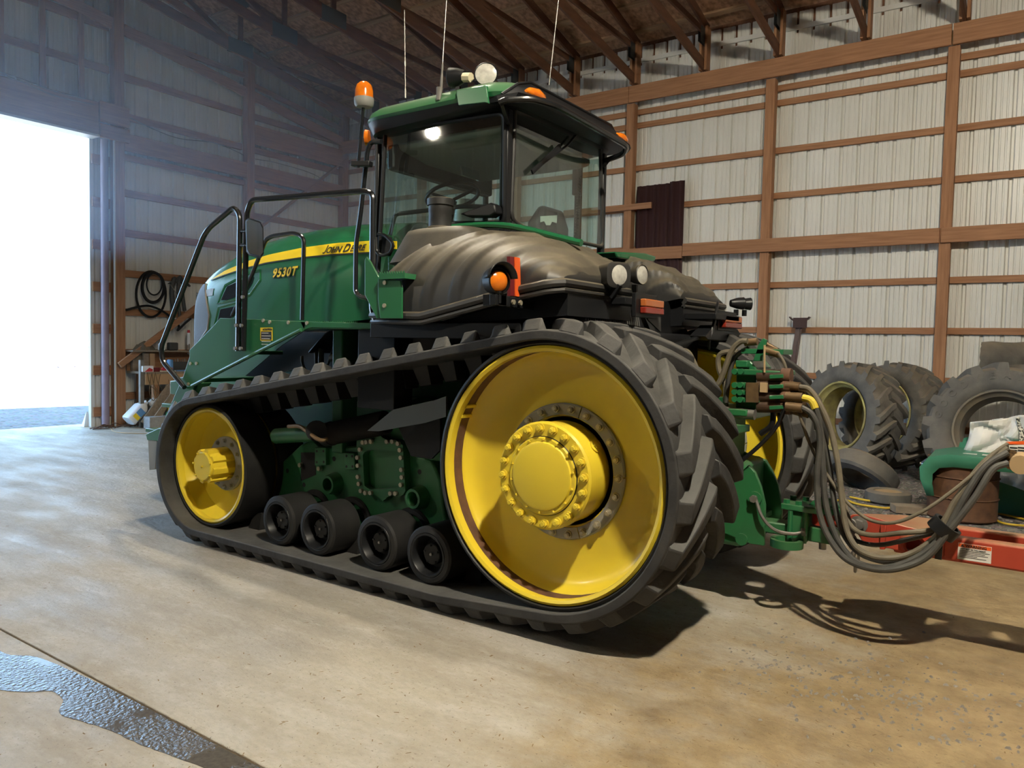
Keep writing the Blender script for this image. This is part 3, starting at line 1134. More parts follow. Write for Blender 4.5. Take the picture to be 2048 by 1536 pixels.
# ---- track tensioner: green barrel, ribbed bellows, wear plate
tn = MB()
pa, pb = (-4.489,3.5,0.836), (-4.03,3.5,0.896)
tn.cyl(pa, pb, .055, 20)
ten = tn.build('tension_cylinder', M['dgreen'], TR)
MB().cyl((-3.949,3.4,0.925), (-4.181,3.6,0.89), .07, 20).build('trunnion', M['black'], ten)
hs = MB()
hs.tube(smooth_path([(-4.259,3.42,0.929), (-4.115,3.4,0.941), (-3.99,3.38,0.903), (-3.891,3.38,0.872), (-3.864,3.42,0.877)], 6), .014, 8)
hs.build('grease_hose', M['brass'], ten)
be = MB()
p0, p1 = V((-3.963,3.52,0.893)), V((-3.432,3.52,1.012))
rings = []
prof = []
for i in range(64):
    t = i / 63
    prof.append((.072 + .006 * math.cos(i * PI), t * (p1 - p0).length))
be.lathe([(0, 0)] + prof + [(0, (p1 - p0).length)], p0, p1 - p0, 24)
be.build('bellows', M['rubber_in'], ten)
MB().cyl(V(p0) - (p1 - p0).normalized() * .03, V(p0) + (p1 - p0).normalized() * .03, .082, 24).build('bellows_clamp', M['black'], ten)
MB().prism([(-3.518,0.958),(-3.294,1.108),(-2.969,1.183),(-2.873,1.213),(-2.871,1.094),(-3.045,1.042),(-3.42,0.963)], 'Y', 3.44, 3.455).build('wear_plate', M['plate'], TR, label='scratched dark steel wear plate')
MB().prism([(-3.389,0.995),(-3.036,1.114),(-3.031,0.868),(-3.102,0.805),(-3.269,0.807),(-3.331,0.903)], 'Y', 3.58, 3.60).build('mud_shield', M['black'], TR)
# ------------------------------------------------------------------ tractor body
MIR = lambda y: 2 * YC - y


def mirror_mb(mb):
    m = MB()
    m.v = [(x, 2 * YC - y, z) for x, y, z in mb.v]
    m.f = [tuple(reversed(f)) for f in mb.f]
    return m


# ---- main frame, engine and drive line in the dark under the cab
fb = MB()
fb.box(-6.25, -1.75, 4.22, 4.88, .62, 1.08)
frm = fb.build('chassis_frame', M['dgreen'], TR, bev=.03)
MB().box(-5.9, -4.15, 4.12, 4.98, 1.08, 1.62).build('engine_block', M['black'], TR, bev=.03)
MB().box(-3.3, -2.0, 3.95, 5.15, 1.12, 1.62).build('transmission_case', M['black'], TR, bev=.04)
MB().cyl((-3.35, 3.78, 1.0), (-3.35, 5.3, 1.0), .17, 24).build('cross_tube', M['dgreen'], TR)
MB().cyl((-4.0, 3.9, 1.32), (-2.6, 3.9, 1.42), .06, 16).build('hydraulic_pipe', M['dgreen'], TR)
MB().box(-4.05, -3.95, 3.62, 3.80, .75, 1.60).build('frame_upright', M['dgreen'], TR, bev=.01)
MB().box(-3.85, -2.9, 3.66, 3.72, .78, 1.12).build('side_plate', M['dgreen'], TR, bev=.01)

# ---- hood
HX0, HX1 = -6.42, -4.02


def hood_w(x):
    return interp(x, [(-6.42, .46), (-6.38, .485), (-6.2, .50), (-4.0, .50)])


def hood_t(x):
    return interp(x, [(-6.42, 2.10), (-6.38, 2.16), (-6.3, 2.22), (-6.2, 2.27), (-6.0, 2.345), (-5.7, 2.415), (-5.4, 2.455), (-5.0, 2.48), (-4.6, 2.485), (-4.0, 2.455)])


def hood_b(x):
    return interp(x, [(-6.42, 1.32), (-6.3, 1.34), (-5.9, 1.62), (-5.2, 1.66), (-4.6, 1.655), (-4.0, 1.70)])


def hood_y(x, z):
    b, t = 1.5, hood_t(x)
    k = max(0.0, min(1.0, (z - b) / (t - b)))
    return YC - hood_w(x) * (1 - k ** 4.2) ** (1 / 2.2)


def make_hood():
    m = MB()
    rings = []
    xs = [HX0 + (HX1 - HX0) * (i / 40) for i in range(41)]
    for x in xs:
        r = []
        b, t = hood_b(x), hood_t(x)
        zs = [b + (t - b) * math.sin(PI / 2 * k / 16) for k in range(17)]
        for z in zs:
            r.append((x, hood_y(x, z), z))
        for z in reversed(zs[:-1]):
            r.append((x, MIR(hood_y(x, z)), z))
        rings.append(r)
    m.loft(rings, False, False)
    # nose face
    n = len(rings[0])
    m.add(rings[0], [tuple(range(n))])
    m.add(rings[-1], [tuple(range(n))])
    return m.build('hood', M['hood'], TR, ang=50)


hood = make_hood()


def on_hood(pts, off):
    return [(x, hood_y(x, z) - off, z) for x, z in pts]


# grey mesh at the nose, wrapped round the corner
g = MB()
lo, hi = [], []
for i in range(13):
    t = i / 12
    y = lerp(YC - .44, YC + .44, t)
    bul = .05 * (1 - (2 * t - 1) ** 2)
    lo.append((HX0 - .012 - bul, y, 1.30))
    hi.append((HX0 - .012 - bul, y, 1.94))
sl = [(-6.433,2.015),(-6.277,2.006),(-6.208,1.897),(-6.14,1.727),(-6.162,1.607),(-6.401,1.432),(-6.433,1.414)]
g.loft([lo, hi], False, False)
g.build('front_grille', M['grille'], hood)
g = MB()
rows = []
for i in range(11):
    z = lerp(sl[5][1], sl[0][1], i / 10)
    xr = interp(z, [(sl[5][1], sl[5][0]), (sl[4][1], sl[4][0]), (sl[3][1], sl[3][0]), (sl[2][1], sl[2][0]), (sl[1][1], sl[1][0])])
    rows.append(on_hood([(lerp(HX0 + .002, xr, k / 8), z) for k in range(9)], .008))
g.loft(rows, False, False)
g.build('side_grille', M['grille'], hood)
g = MB()
g.tube(on_hood([(-6.441,2.024),(-6.27,2.015),(-6.201,1.897),(-6.133,1.727),(-6.155,1.603),(-6.393,1.428)], .006), .008, 6)
g.build('grille_trim', M['steel'], hood)
hl = MB()
hl.prism([(4.16, 1.72), (4.30, 1.70), (4.30, 1.90), (4.20, 1.90), (4.15, 1.84)], 'X', HX0 - .05, HX0)
hl.build('headlight', M['lens'], hood, bev=.01)

# yellow side stripe, tapering to the nose
top = [(-6.19, 2.055), (-6.0, 2.125), (-5.7, 2.195), (-5.4, 2.24), (-5.0, 2.275), (-4.6, 2.29), (-4.04, 2.285)]
bot = [(-6.19, 2.05), (-6.0, 2.085), (-5.7, 2.135), (-5.4, 2.17), (-5.0, 2.192), (-4.6, 2.20), (-4.04, 2.193)]


def band(top, bot, off, name, material, n=36, parent=None):
    m = MB()
    a, b = [], []
    x0, x1 = top[0][0], top[-1][0]
    rows = [[] for _ in range(5)]
    for i in range(n + 1):
        x = lerp(x0, x1, i / n)
        zt, zb = interp(x, top), interp(x, bot)
        for k in range(5):
            z = lerp(zb, zt, k / 4)
            rows[k].append((x, hood_y(x, z) - off, z))
    m.loft(rows, False, False)
    return m.build(name, material, parent or hood)


band(top, bot, .006, 'side_stripe', M['stripe'])
band([(x, z - .002) for x, z in bot], [(x, z - .011) for x, z in bot], .005, 'stripe_edge', M['ink'])


def hood_text(txt, size, material, name, x, z, dx, dz, shear, off, weight=0, space=1.0):
    mb, w = text_mesh(txt, size, None, None, None, (0, 0, 0), (1, 0, 0), (0, 1, 0), shear, weight, space)
    d = Vector((dx, dz)).normalized()
    out = []
    for vx, vy, vz in mb.v:
        px = x + vx * d.x - vy * d.y
        pz = z + vx * d.y + vy * d.x
        out.append((px, hood_y(px, pz) - off - .001 + vz, pz))
    mb.v = out
    return mb.build(name, material, hood, weld=False), w


JX, JZ, JS = -4.715, 2.210, .10
jp = [(.20, .70), (.29, .70), (.29, .18), (.25, .06), (.15, 0), (.04, .02), (0, .09), (.05, .14), (.11, .09), (.17, .11), (.20, .20)]
m = MB()
pj = [(JX + (x + .15 * z) * JS, JZ - .004 + z * JS) for x, z in jp]
m.loft([on_hood(pj, .0115), on_hood(pj, .0098)])
m.build('side_lettering', M['ink'], hood)
w1 = .36 * JS
_, w2 = hood_text('OHN', .071, M['ink'], 'side_lettering', JX + w1, JZ, 1, .0, .15, .010, .0010, 1.02)
_, w3 = hood_text('D', .094, M['ink'], 'side_lettering', JX + w1 + w2 + .018, JZ - .001, 1, .0, .15, .010, .0010)
hood_text('EERE', .071, M['ink'], 'side_lettering', JX + w1 + w2 + w3 + .026, JZ, 1, .0, .15, .010, .0010, 1.02)
hood_text('9530T', .102, M['ink'], 'model_shadow', -5.275, 2.034, 1, .03, .15, .006, .0075, 1.16)
hood_text('9530T', .102, M['stripe'], 'model_number', -5.278, 2.038, 1, .03, .15, .009, .0035, 1.16)
mb = MB()
pp = on_hood([(-6.22, 1.96), (-6.10, 1.97), (-6.10, 1.905), (-6.22, 1.895)], .005)
mb.add(pp, [(0, 1, 2, 3)])
mb.build('small_badge', M['steel'], hood)
# two slanted vents with raised surrounds
for ol, il in (([(-6.02, 1.83), (-5.93, 1.99), (-5.60, 2.09), (-5.47, 2.10), (-5.44, 2.02), (-5.56, 1.90), (-5.90, 1.84)],
                [(-5.97, 1.86), (-5.90, 1.98), (-5.62, 2.05), (-5.53, 2.05), (-5.54, 2.0), (-5.62, 1.91), (-5.88, 1.86)]),
               ([(-6.06, 1.63), (-6.0, 1.80), (-5.66, 1.85), (-5.62, 1.82), (-5.80, 1.66), (-5.85, 1.63)],
                [(-6.02, 1.64), (-5.97, 1.78), (-5.70, 1.81), (-5.84, 1.68), (-5.87, 1.64)])):
    m = MB()
    m.tube(on_hood(ol, -.006), .016, 6, closed=True)
    vo = m.build('side_vent', M['hood'], hood)
    m = MB()
    pp = on_hood(il, .003)
    m.add(pp, [tuple(range(len(pp)))])
    m.build('vent_mesh', M['mesh'], vo)

# ---- steps and walkway along the hood
YS = 3.40
st = MB()
st.prism([(-5.017,1.675),(-4.062,1.649),(-4.082,1.585),(-4.122,1.578),(-5.374,1.143),(-5.481,1.08),(-5.535,1.147),(-5.407,1.377),(-5.407,1.43),(-5.092,1.623)], 'Y', YS, YS + .012)
step = st.build('step_stringer', M['green'], TR, bev=.003)
MB().prism([(-5.389,1.154),(-5.31,1.173),(-5.663,0.743),(-5.849,0.727),(-5.762,0.831),(-5.531,1.151)], 'Y', YS - .012, YS + .02).build('lower_stringer', M['green'], step, bev=.003)
MB().tube([(-5.358,3.39,1.156),(-4.646,3.39,1.404),(-4.1,3.39,1.592)], .014, 8).build('stringer_flange', M['green'], step)
MB().prism([(-4.123,1.649),(-3.455,1.639),(-3.454,1.605),(-4.012,1.609),(-4.082,1.592)], 'Y', YS, YS + .08).build('walkway_rail', M['green'], step, bev=.003)
MB().box(-4.95, -3.25, 3.41, 4.02, 1.60, 1.63).build('walkway_deck', M['green'], step, bev=.004)
for k, (x, z) in enumerate(((-5.15, 1.42), (-5.42, 1.20), (-5.68, .98), (-5.92, .76))):
    MB().box(x - .13, x + .12, YS + .01, 3.98, z - .015, z + .015).build('step_tread', M['green'], step, bev=.003)
MB().prism([(-5.068,1.482),(-4.825,1.588),(-5.872,1.468),(-6.29,1.093),(-6.416,1.005),(-6.61,0.613)], 'Y', 4.0, 4.01).build('inner_stringer', M['green'], step)
MB().prism([(-5.994,0.732),(-5.803,0.797),(-5.632,0.81),(-5.774,0.694),(-5.972,0.685)], 'Y', YS - .02, YS + .5).build('bottom_step', M['green'], step, bev=.004)
MB().prism([(-5.972,0.701),(-5.832,0.725),(-5.862,0.459),(-5.951,0.441)], 'Y', YS - .015, YS + .4).build('step_riser', M['grey'], step, bev=.004)
MB().prism([(-5.841,1.17),(-5.698,1.184),(-5.642,1.155),(-5.769,1.06),(-5.841,1.064)], 'Y', 3.5, 3.75).build('corner_box', M['green'], step, bev=.006)
for p in [(-4.508,3.39,1.655),(-4.437,3.39,1.645),(-4.239,3.39,1.642),(-4.05,3.39,1.638),(-5.391,3.39,1.327),(-5.312,3.39,1.33),(-5.418,3.39,1.168),(-5.445,3.39,1.09)]:
    MB().cyl((p[0], YS - .008, p[2]), (p[0], YS, p[2]), .013, 10).build('carriage_bolt', M['bolt'], step)
# serrated deck edge
m = MB()
for k in range(28):
    x = -4.15 + k * .018
    m.prism([(x, 1.63), (x + .018, 1.63), (x + .009, 1.655)], 'Y', 3.47, 3.475)
m.box(-4.16, -3.64, 3.47, 3.475, 1.60, 1.632)
m.build('tread_edge', M['green'], step)
# caution decal
cd = MB()
cd.prism([(-4.541,1.606),(-4.409,1.607),(-4.408,1.517),(-4.54,1.515)], 'Y', YS - .0035, YS - .001)
cdo = cd.build('caution_decal', M['stripe'], step, label='yellow and black caution decal')
MB().prism([(-4.532,1.578),(-4.417,1.579),(-4.416,1.522),(-4.532,1.521)], 'Y', YS - .0045, YS - .0035).build('decal_panel', M['ink'], cdo)
p = (-4.499,3.39,1.587)
text_mesh('CAUTION', .020, 'decal_text', M['ink'], cdo, (p[0], YS - .0046, p[2]), (1, 0, 0), (0, 0, 1), off=.0006)
p = (-4.516,3.39,1.587)
MB().prism([(p[0], p[2]), (p[0] + .016, p[2]), (p[0] + .008, p[2] + .015)], 'Y', YS - .0046, YS - .0036).build('warning_triangle', M['ink'], cdo)
for i, n in enumerate((.75, 1, .9, 1, .7)):
    p = (-4.524,3.39,1.57)
    z = p[2] - i * .0195
    MB().box(p[0], p[0] + .10 * n, YS - .0052, YS - .0045, z - .004, z).build('decal_line', M['label'], cdo)

# bracket plate and step at the front of the tank
br = MB()
br.prism([(-3.385,2.033),(-3.351,2.001),(-3.266,1.891),(-3.262,1.666),(-3.291,1.66),(-3.394,1.805),(-3.398,2.015)], 'Y', 3.285, 3.30)
bro = br.build('access_bracket', M['green'], TR, bev=.003)
MB().prism([(-3.269,1.9),(-3.092,1.88),(-3.079,1.84),(-3.076,1.661),(-3.248,1.661),(-3.267,1.771)], 'Y', 3.27, 3.285).build('bracket_face', M['green'], bro, bev=.003)
m = MB()
a, b = (-3.243,3.26,1.925), (-3.036,3.26,1.918)
m.box(a[0], b[0], 3.25, 3.40, a[2] - .035, a[2] - .005)
for k in range(11):
    x = lerp(a[0], b[0], k / 11)
    m.prism([(x, a[2] - .006), (x + .016, a[2] - .006), (x + .008, a[2] + .01)], 'Y', 3.25, 3.255)
m.build('grip_step', M['green'], bro)
for p in [(-3.21,3.26,1.871),(-3.211,3.26,1.737)]:
    MB().cyl((p[0], 3.262, p[2]), (p[0], 3.27, p[2]), .013, 12).build('carriage_bolt', M['bolt'], bro)
MB().box(-3.42, -2.3, 3.36, 3.48, 1.55, 1.64).build('tank_rail', M['black'], TR, bev=.004)
MB().box(-3.62, -3.30, 3.45, 3.62, 1.1, 1.6).build('tank_bracket', M['black'], TR, bev=.004)

# ---- handrails
rail = lambda nm, pts, r=.019, rr=.09: MB().tube(round_path(pts, rr), r, 10).build(nm, M['tube'], TR)
rail('grab_rail', [(-5.426,3.37,1.142),(-5.729,3.37,1.337),(-5.75,3.37,1.447),(-5.154,3.37,2.316),(-4.81,3.37,2.463),(-4.74,3.37,2.401),(-4.757,3.37,1.437)])
rail('hand_rail', [(-4.694,3.37,1.438),(-4.66,3.37,2.412),(-4.61,3.37,2.495),(-3.499,3.37,2.449),(-3.421,3.37,2.424),(-3.417,3.37,1.718),(-3.381,3.37,1.647)], .019, .07)
rail('inner_rail', [(-5.617,3.92,1.715),(-5.377,3.92,2.007),(-5.173,3.92,2.324),(-5.092,3.92,2.346),(-4.832,3.92,2.353),(-4.714,3.92,2.315),(-4.73,3.92,1.68)], .017, .08)
for p in [(-4.742,3.35,1.619),(-4.684,3.35,1.619),(-4.753,3.35,1.455),(-4.689,3.35,1.456),(-4.668,3.35,1.819)]:
    MB().cyl((p[0], 3.335, p[2]), (p[0], 3.352, p[2]), .013, 8).build('rail_bolt', M['steel'], TR)
# mirror on the hand rail
mo = MB()
mp_ = [(-4.621,3.33,2.351),(-4.587,3.33,2.366),(-4.455,3.33,2.329),(-4.422,3.33,2.286),(-4.415,3.33,2.106),(-4.448,3.33,2.08),(-4.574,3.33,2.107),(-4.608,3.33,2.136)]
mo.loft([[V(p) for p in mp_], [V(p) + Vector((-.045, .03, 0)) for p in mp_]])
mir = mo.build('side_mirror', M['black'], TR, bev=.006)
cm = sum((V(p) for p in mp_), Vector()) / 8
mo = MB()
mo.add([cm + (V(p) - cm) * .9 + Vector((.004, -.004, 0)) for p in mp_], [tuple(range(8))])
mo.build('mirror_glass', M['mirror'], mir)
for a, b in (((-4.75,3.37,2.289), (-4.628,3.36,2.28)), ((-4.75,3.37,2.19), (-4.627,3.36,2.182))):
    MB().cyl(a, b, .012, 8).build('mirror_arm', M['tube'], mir)

# ---- black saddle tanks over the rear of the tracks
TX0, TX1 = -3.50, -2.05


def tank_point(x, a, grow=0.0):
    """a: 0 at the lip .. 1 at the inner top edge."""
    zl = interp(x, [(-3.5, 1.70), (-2.95, 1.69), (-2.45, 1.79), (-2.05, 1.86)])
    zt = interp(x, [(-3.50, 1.86), (-3.42, 2.02), (-3.3, 2.12), (-3.1, 2.19), (-2.8, 2.215), (-2.5, 2.18), (-2.3, 2.115), (-2.15, 2.03), (-2.08, 1.96), (-2.05, 1.91)])
    yo = interp(x, [(-3.5, 3.46), (-3.42, 3.38), (-3.3, 3.335), (-3.0, 3.31), (-2.3, 3.30), (-2.12, 3.32), (-2.05, 3.37)])
    yi = 4.0
    inner = a > 1
    if inner:
        a = 2 - a
    t = a * PI / 2
    # groove lines sweep up from the lip and back over the top
    u = x - .55 * a ** 1.6
    rib = 0
    for k in range(7):
        c = -3.62 + .215 * k
        d = (u - c) / .005
        rib += .016 * (1 / (1 + math.exp(-d)))
        d = (u - c - .085) / .006
        rib -= .016 * (1 / (1 + math.exp(-d)))
    rib *= min(1, a * 6) * min(1, (1.02 - a) * 4)
    e1, e2 = .75, .8
    y = yi
    if t < PI / 2 - 1e-6:
        y = yi + (.20 + rib) * math.cos(t) ** e1 if inner else yi - (yi - yo + rib) * math.cos(t) ** e1
    z = zl + (zt - zl + rib) * math.sin(t) ** e2
    return (x, y, z)


def make_tank():
    m = MB()
    rings = []
    for i in range(361):
        x = lerp(TX0, TX1, i / 360)
        r = [tank_point(x, k / 26) for k in range(27)]
        r += [tank_point(x, 2 - k / 14) for k in range(13, -1, -1)]
        rings.append(r)
    m.loft(rings, True, True)
    return m


tk = make_tank()
tank = tk.build('saddle_tank', M['plastic'], TR, ang=50)
lipp = [V(tank_point(lerp(TX0, TX1, i / 40), 0)) for i in range(41)]
lipp = [Vector((TX0, 4.1, 1.72))] + lipp + [Vector((TX1, y, 1.86)) for y in (3.6, 3.9, 4.15)]
lm = MB()
lm.tube([p + Vector((0, -.004, -.012)) for p in lipp], .024, 8)
lm.tube([p + Vector((0, .0, -.05)) for p in lipp], .016, 8)
lm.build('tank_lip', M['plastic'], tank)
un = MB()
lo = [(x, interp(x, [(-3.5, 1.70), (-2.95, 1.69), (-2.45, 1.79), (-2.05, 1.86)]) - .05) for x in (-3.5, -2.95, -2.45, -2.05)]
un.prism(lo + [(-2.05, 1.68), (-3.45, 1.60)], 'Y', 3.42, 4.15)
un.build('tank_underside', M['black'], tank)
mirror_mb(tk).build('saddle_tank', M['plastic'], TR, ang=50)
mirror_mb(lm).build('tank_lip', M['plastic'], bpy.data.objects['saddle_tank.001'])
mirror_mb(un).build('tank_underside', M['black'], bpy.data.objects['saddle_tank.001'])
# filler neck on its raised boss
bs = MB()
rings = []
for z, g_, s in ((2.02, .10, .10), (2.12, .055, .05), (2.19, .02, .02), (2.225, .0, 0), (2.235, -.03, -.03)):
    r = []
    for k in range(28):
        a = 2 * PI * k / 28
        ca, sa = math.cos(a), math.sin(a)
        r.append((-3.13 + (.27 + g_) * math.copysign(abs(ca) ** .6, ca), 3.76 + (.18 + s) * math.copysign(abs(sa) ** .6, sa), z))
    rings.append(r)
bs.loft(rings)
bs.build('filler_boss', M['plastic'], tank, ang=60)
nk = MB()
nk.lathe([(.088, 0), (.074, .012), (.072, .10), (.075, .105), (.075, .14), (.084, .145), (.085, .185), (.078, .19), (.0, .19)], (-3.205,3.75,2.249), (0, 0, 1), 28)
nk.build('filler_cap', M['plastic'], tank)

# ---- cab
XF, XR, YL, YR = -3.93, -2.80, 3.89, 5.21
cabf = MB()
cabf.box(XF, XR, YL + .03, YR - .03, 1.70, 2.02)
cab = cabf.build('cab_floor', M['cab'], TR, bev=.02)
gl = [(-3.834,2.984),(-2.815,2.951),(-2.802,2.274),(-3.24,2.306),(-3.408,2.076),(-3.889,1.987)]
lw = MB()
lw.add([(x, YL, z) for x, z in gl], [tuple(range(6))])
lwo = lw.build('side_window', M['glass'], TR, label='tinted left side window')
MB().tube(round_path([(x, YL, z) for x, z in gl] + [(gl[0][0], YL, gl[0][1])], .05), .016, 8).build('window_seal', M['black'], lwo)
mirror_mb(lw).build('side_window', M['glass'], TR, label='tinted right side window')
gr_ = [(3.975,2.983),(5.08,3.042),(5.171,2.278),(4.867,2.272),(4.086,2.279),(3.957,2.311)]
rw = MB()
rw.add([(XR, y, z) for y, z in gr_], [tuple(range(6))])
rwo = rw.build('rear_window', M['glass'], TR, label='tinted rear window with wiper')
MB().tube(round_path([(XR, y, z) for y, z in gr_] + [(XR, gr_[0][0], gr_[0][1])], .06), .014, 8).build('window_seal', M['plastic'], rwo)
wp = MB()
wp.tube([(-2.77,4.718,3.032),(-2.77,4.567,2.901),(-2.77,4.137,2.634)], .008, 6)
wp.beam((-2.77,4.47,2.873), (-2.77,4.137,2.634), .012, .03)
wp.build('wiper', M['black'], rwo)
for p in [(-2.79,4.496,3.022),(-2.79,4.965,3.007)]:
    MB().cyl(p, V(p) + Vector((.02, 0, 0)), .016, 12).build('glass_clamp', M['black'], rwo)
# corner posts
post = lambda a, b, w, n: MB().beam(a, b, w, w, (1, 0, 0)).build('cab_post', M['black'], TR, bev=.012)
post((XR - .025, YL + .03, 2.0), (XR - .02, YL + .03, 2.98), .06, 0)
post((XR - .025, YR - .03, 2.0), (XR - .025, YR - .03, 2.98), .05, 0)
post((XF, YL + .03, 1.8), (XF, YL + .03, 2.98), .04, 0)
post((XF, YR - .03, 1.8), (XF, YR - .03, 2.98), .04, 0)
post((-3.05, YR - .0, 1.8), (-3.05, YR - .0, 2.98), .05, 0)
ws = MB()
ws.add([(XF - .01, YL + .04, 1.9), (XF - .01, YR - .04, 1.9), (XF - .01, YR - .04, 2.95), (XF - .01, YL + .04, 2.95)], [(0, 1, 2, 3)])
ws.build('windshield', M['glass'], TR)
ld = MB()
ld.tube(smooth_path([(-3.144,3.8,2.264),(-2.924,3.8,2.261),(-2.733,3.8,2.244),(-2.55,3.8,2.204),(-2.374,3.8,2.155),(-2.196,3.8,2.107)], 5), .02, 8)
ld.build('cab_sill', M['hood'], TR, label='bright green cab sill')
MB().prism([(-3.286,2.297),(-2.819,2.279),(-2.817,2.177),(-3.283,2.139)], 'Y', 3.90, 3.93).build('cab_panel', M['black'], TR)
MB().prism([(3.95, 1.75), (5.16, 1.75), (5.16, 2.20), (4.85, 2.22), (4.1, 2.27), (3.95, 2.3)], 'X', -2.83, -2.79).build('cab_panel', M['black'], TR)
MB().prism([(-3.092,2.344),(-2.848,2.393),(-2.817,2.378),(-2.804,2.328),(-2.853,2.307),(-3.031,2.321)], 'Y', 3.80, 3.88).build('latch_box', M['black'], TR, bev=.01)
dh = MB()
dh.tube(round_path([(-3.844,3.84,2.27),(-3.777,3.84,2.259),(-3.696,3.84,2.196),(-3.718,3.84,2.137),(-3.803,3.84,2.117),(-3.857,3.84,2.144),(-3.863,3.84,2.248)], .03), .012, 8)
dho = dh.build('door_handle', M['black'], TR)
MB().prism([(-3.821,2.271),(-3.749,2.246),(-3.71,2.183),(-3.756,2.117),(-3.823,2.127)], 'Y', 3.855, 3.875).build('latch_plate', M['black'], dho)
MB().prism([(-3.734,2.219),(-3.697,2.217),(-3.696,2.163),(-3.733,2.165)], 'Y', 3.87, 3.876).build('yellow_tag', M['stripe'], TR)

MB().prism([(4.797,2.186),(5.283,2.229),(5.475,2.227),(5.46,2.186),(5.288,2.162),(4.836,2.148)], 'X', -2.72, -2.50).build('cab_ledge', M['hood'], TR, bev=.01)
# interior seen through the glass
sb = MB()
sb.loft([[(-3.05 + dx, y, z) for dx, y in ((-.05, 4.57), (.05, 4.59), (.05, 5.01), (-.05, 5.03))] for z in (2.0, 2.40)] +
        [[(-3.03 + dx, y, 2.53) for dx, y in ((-.03, 4.65), (.03, 4.66), (.03, 4.92), (-.03, 4.93))]])
seat = sb.build('operator_seat', M['seat'], TR, bev=.03, seg=3)
MB().box(-3.5, -3.05, 4.46, 4.92, 2.02, 2.12).build('seat_cushion', M['seat'], seat, bev=.04, seg=3)
MB().prism([(4.581,2.436),(4.802,2.476),(4.798,2.418),(4.736,2.42),(4.71,2.391),(4.656,2.384),(4.628,2.408),(4.583,2.394)], 'X', -2.99, -2.985).build('seat_label', M['label'], seat)
sw = MB()
sw.lathe([(.19 + .014 * math.cos(a), .014 * math.sin(a)) for a in [2 * PI * k / 8 for k in range(8)]], (-3.55,4.285,2.579), (-.35, .1, 1), 40, closed=True)
swo = sw.build('steering_wheel', M['black'], TR)
c_ = V((-3.55,4.285,2.579))
m = MB()
for a in (.3, 2.4, 4.5):
    m.tube([c_ + Vector((0, 0, -.03)), c_ + Vector((.18 * math.cos(a), .18 * math.sin(a), .05 * math.cos(a)))], .012, 6)
m.tube([c_ + Vector((0, 0, -.03)), c_ + Vector((-.12, 0, -.5))], .035, 10)
m.build('steering_column', M['black'], swo)
MB().tube(round_path([(-4.031,4.15,2.316),(-3.983,4.15,2.458),(-3.933,4.15,2.465),(-3.326,4.15,2.468),(-3.09,4.15,2.438)], .04), .016, 8).build('window_bar', M['black'], TR)
MB().prism([(-3.803,2.111),(-3.739,2.284),(-3.669,2.356),(-3.553,2.348),(-3.548,2.099)], 'Y', 4.0, 4.2).build('console', M['cab'], TR, bev=.03)
MB().box(-3.45, -3.15, 5.03, 5.14, 2.0, 2.30).build('armrest', M['cab'], TR, bev=.03)
MB().box(XF + .02, XF + .12, 3.98, 5.12, 2.74, 2.92).build('front_header', M['black'], TR, bev=.02)
MB().prism([(4.0, 2.88), (4.3, 2.83), (4.95, 2.83), (5.1, 2.88), (5.1, 2.93), (4.0, 2.93)], 'X', -3.85, -2.88).build('headliner', M['head'], TR, bev=.03)
MB().prism([(4.436,2.835),(4.653,2.842),(4.668,2.762),(4.462,2.768)], 'X', -3.62, -3.60).build('rear_view_mirror', M['mirror'], TR)
MB().cyl((-4.05, 5.05, 1.8), (-4.05, 5.05, 2.72), .085, 20).build('exhaust_stack', M['steel'], TR)
cc = MB()
cp = []
for k in range(80):
    t = k / 79
    b_ = V((-2.95,5.056,2.804)).lerp(V((-2.95,5.019,2.358)), t)
    cp.append(b_ + Vector((math.cos(k * 1.57) * .012, math.sin(k * 1.57) * .012, 0)))
cc.tube(cp, .004, 5)
cc.build('coiled_cord', M['black'], TR)
MB().box(-3.0, -2.95, 5.02, 5.10, 2.66, 2.86).build('radio_unit', M['black'], TR, bev=.01)

# ---- roof
RX0, RX1, RY0, RY1 = -4.02, -2.70, 3.78, 5.32


def rr_ring(ins, z, r=.22, crown=0.0, front=0.0):
    x0, x1, y0, y1 = RX0 + ins + front, RX1 - ins, RY0 + ins, RY1 - ins
    r = max(.05, r - ins * .5)
    out = []
    for cx, cy, a0 in ((x1 - r, y1 - r, 0), (x0 + r, y1 - r, 90), (x0 + r, y0 + r, 180), (x1 - r, y0 + r, 270)):
        for k in range(9):
            a = math.radians(a0 + k * 90 / 8)
            x, y = cx + r * math.cos(a), cy + r * math.sin(a)
            zz = z + crown * (x - RX0) / (RX1 - RX0)
            out.append((x, y, zz))
    return out


rb = MB()
rb.loft([rr_ring(.10, 2.945, crown=.045), rr_ring(.03, 2.955, crown=.045), rr_ring(.012, 3.0, crown=.02), rr_ring(.0, 3.03)])
rb.build('roof_base', M['black'], TR, ang=50)
rg = MB()
rg.loft([rr_ring(.012, 3.028), rr_ring(-.004, 3.05, crown=.01), rr_ring(.012, 3.09, crown=.012), rr_ring(.05, 3.122, crown=.015), rr_ring(.13, 3.142, crown=.015), rr_ring(.4, 3.155, crown=.015)])
roof = rg.build('cab_roof', M['roof'], TR, ang=50)
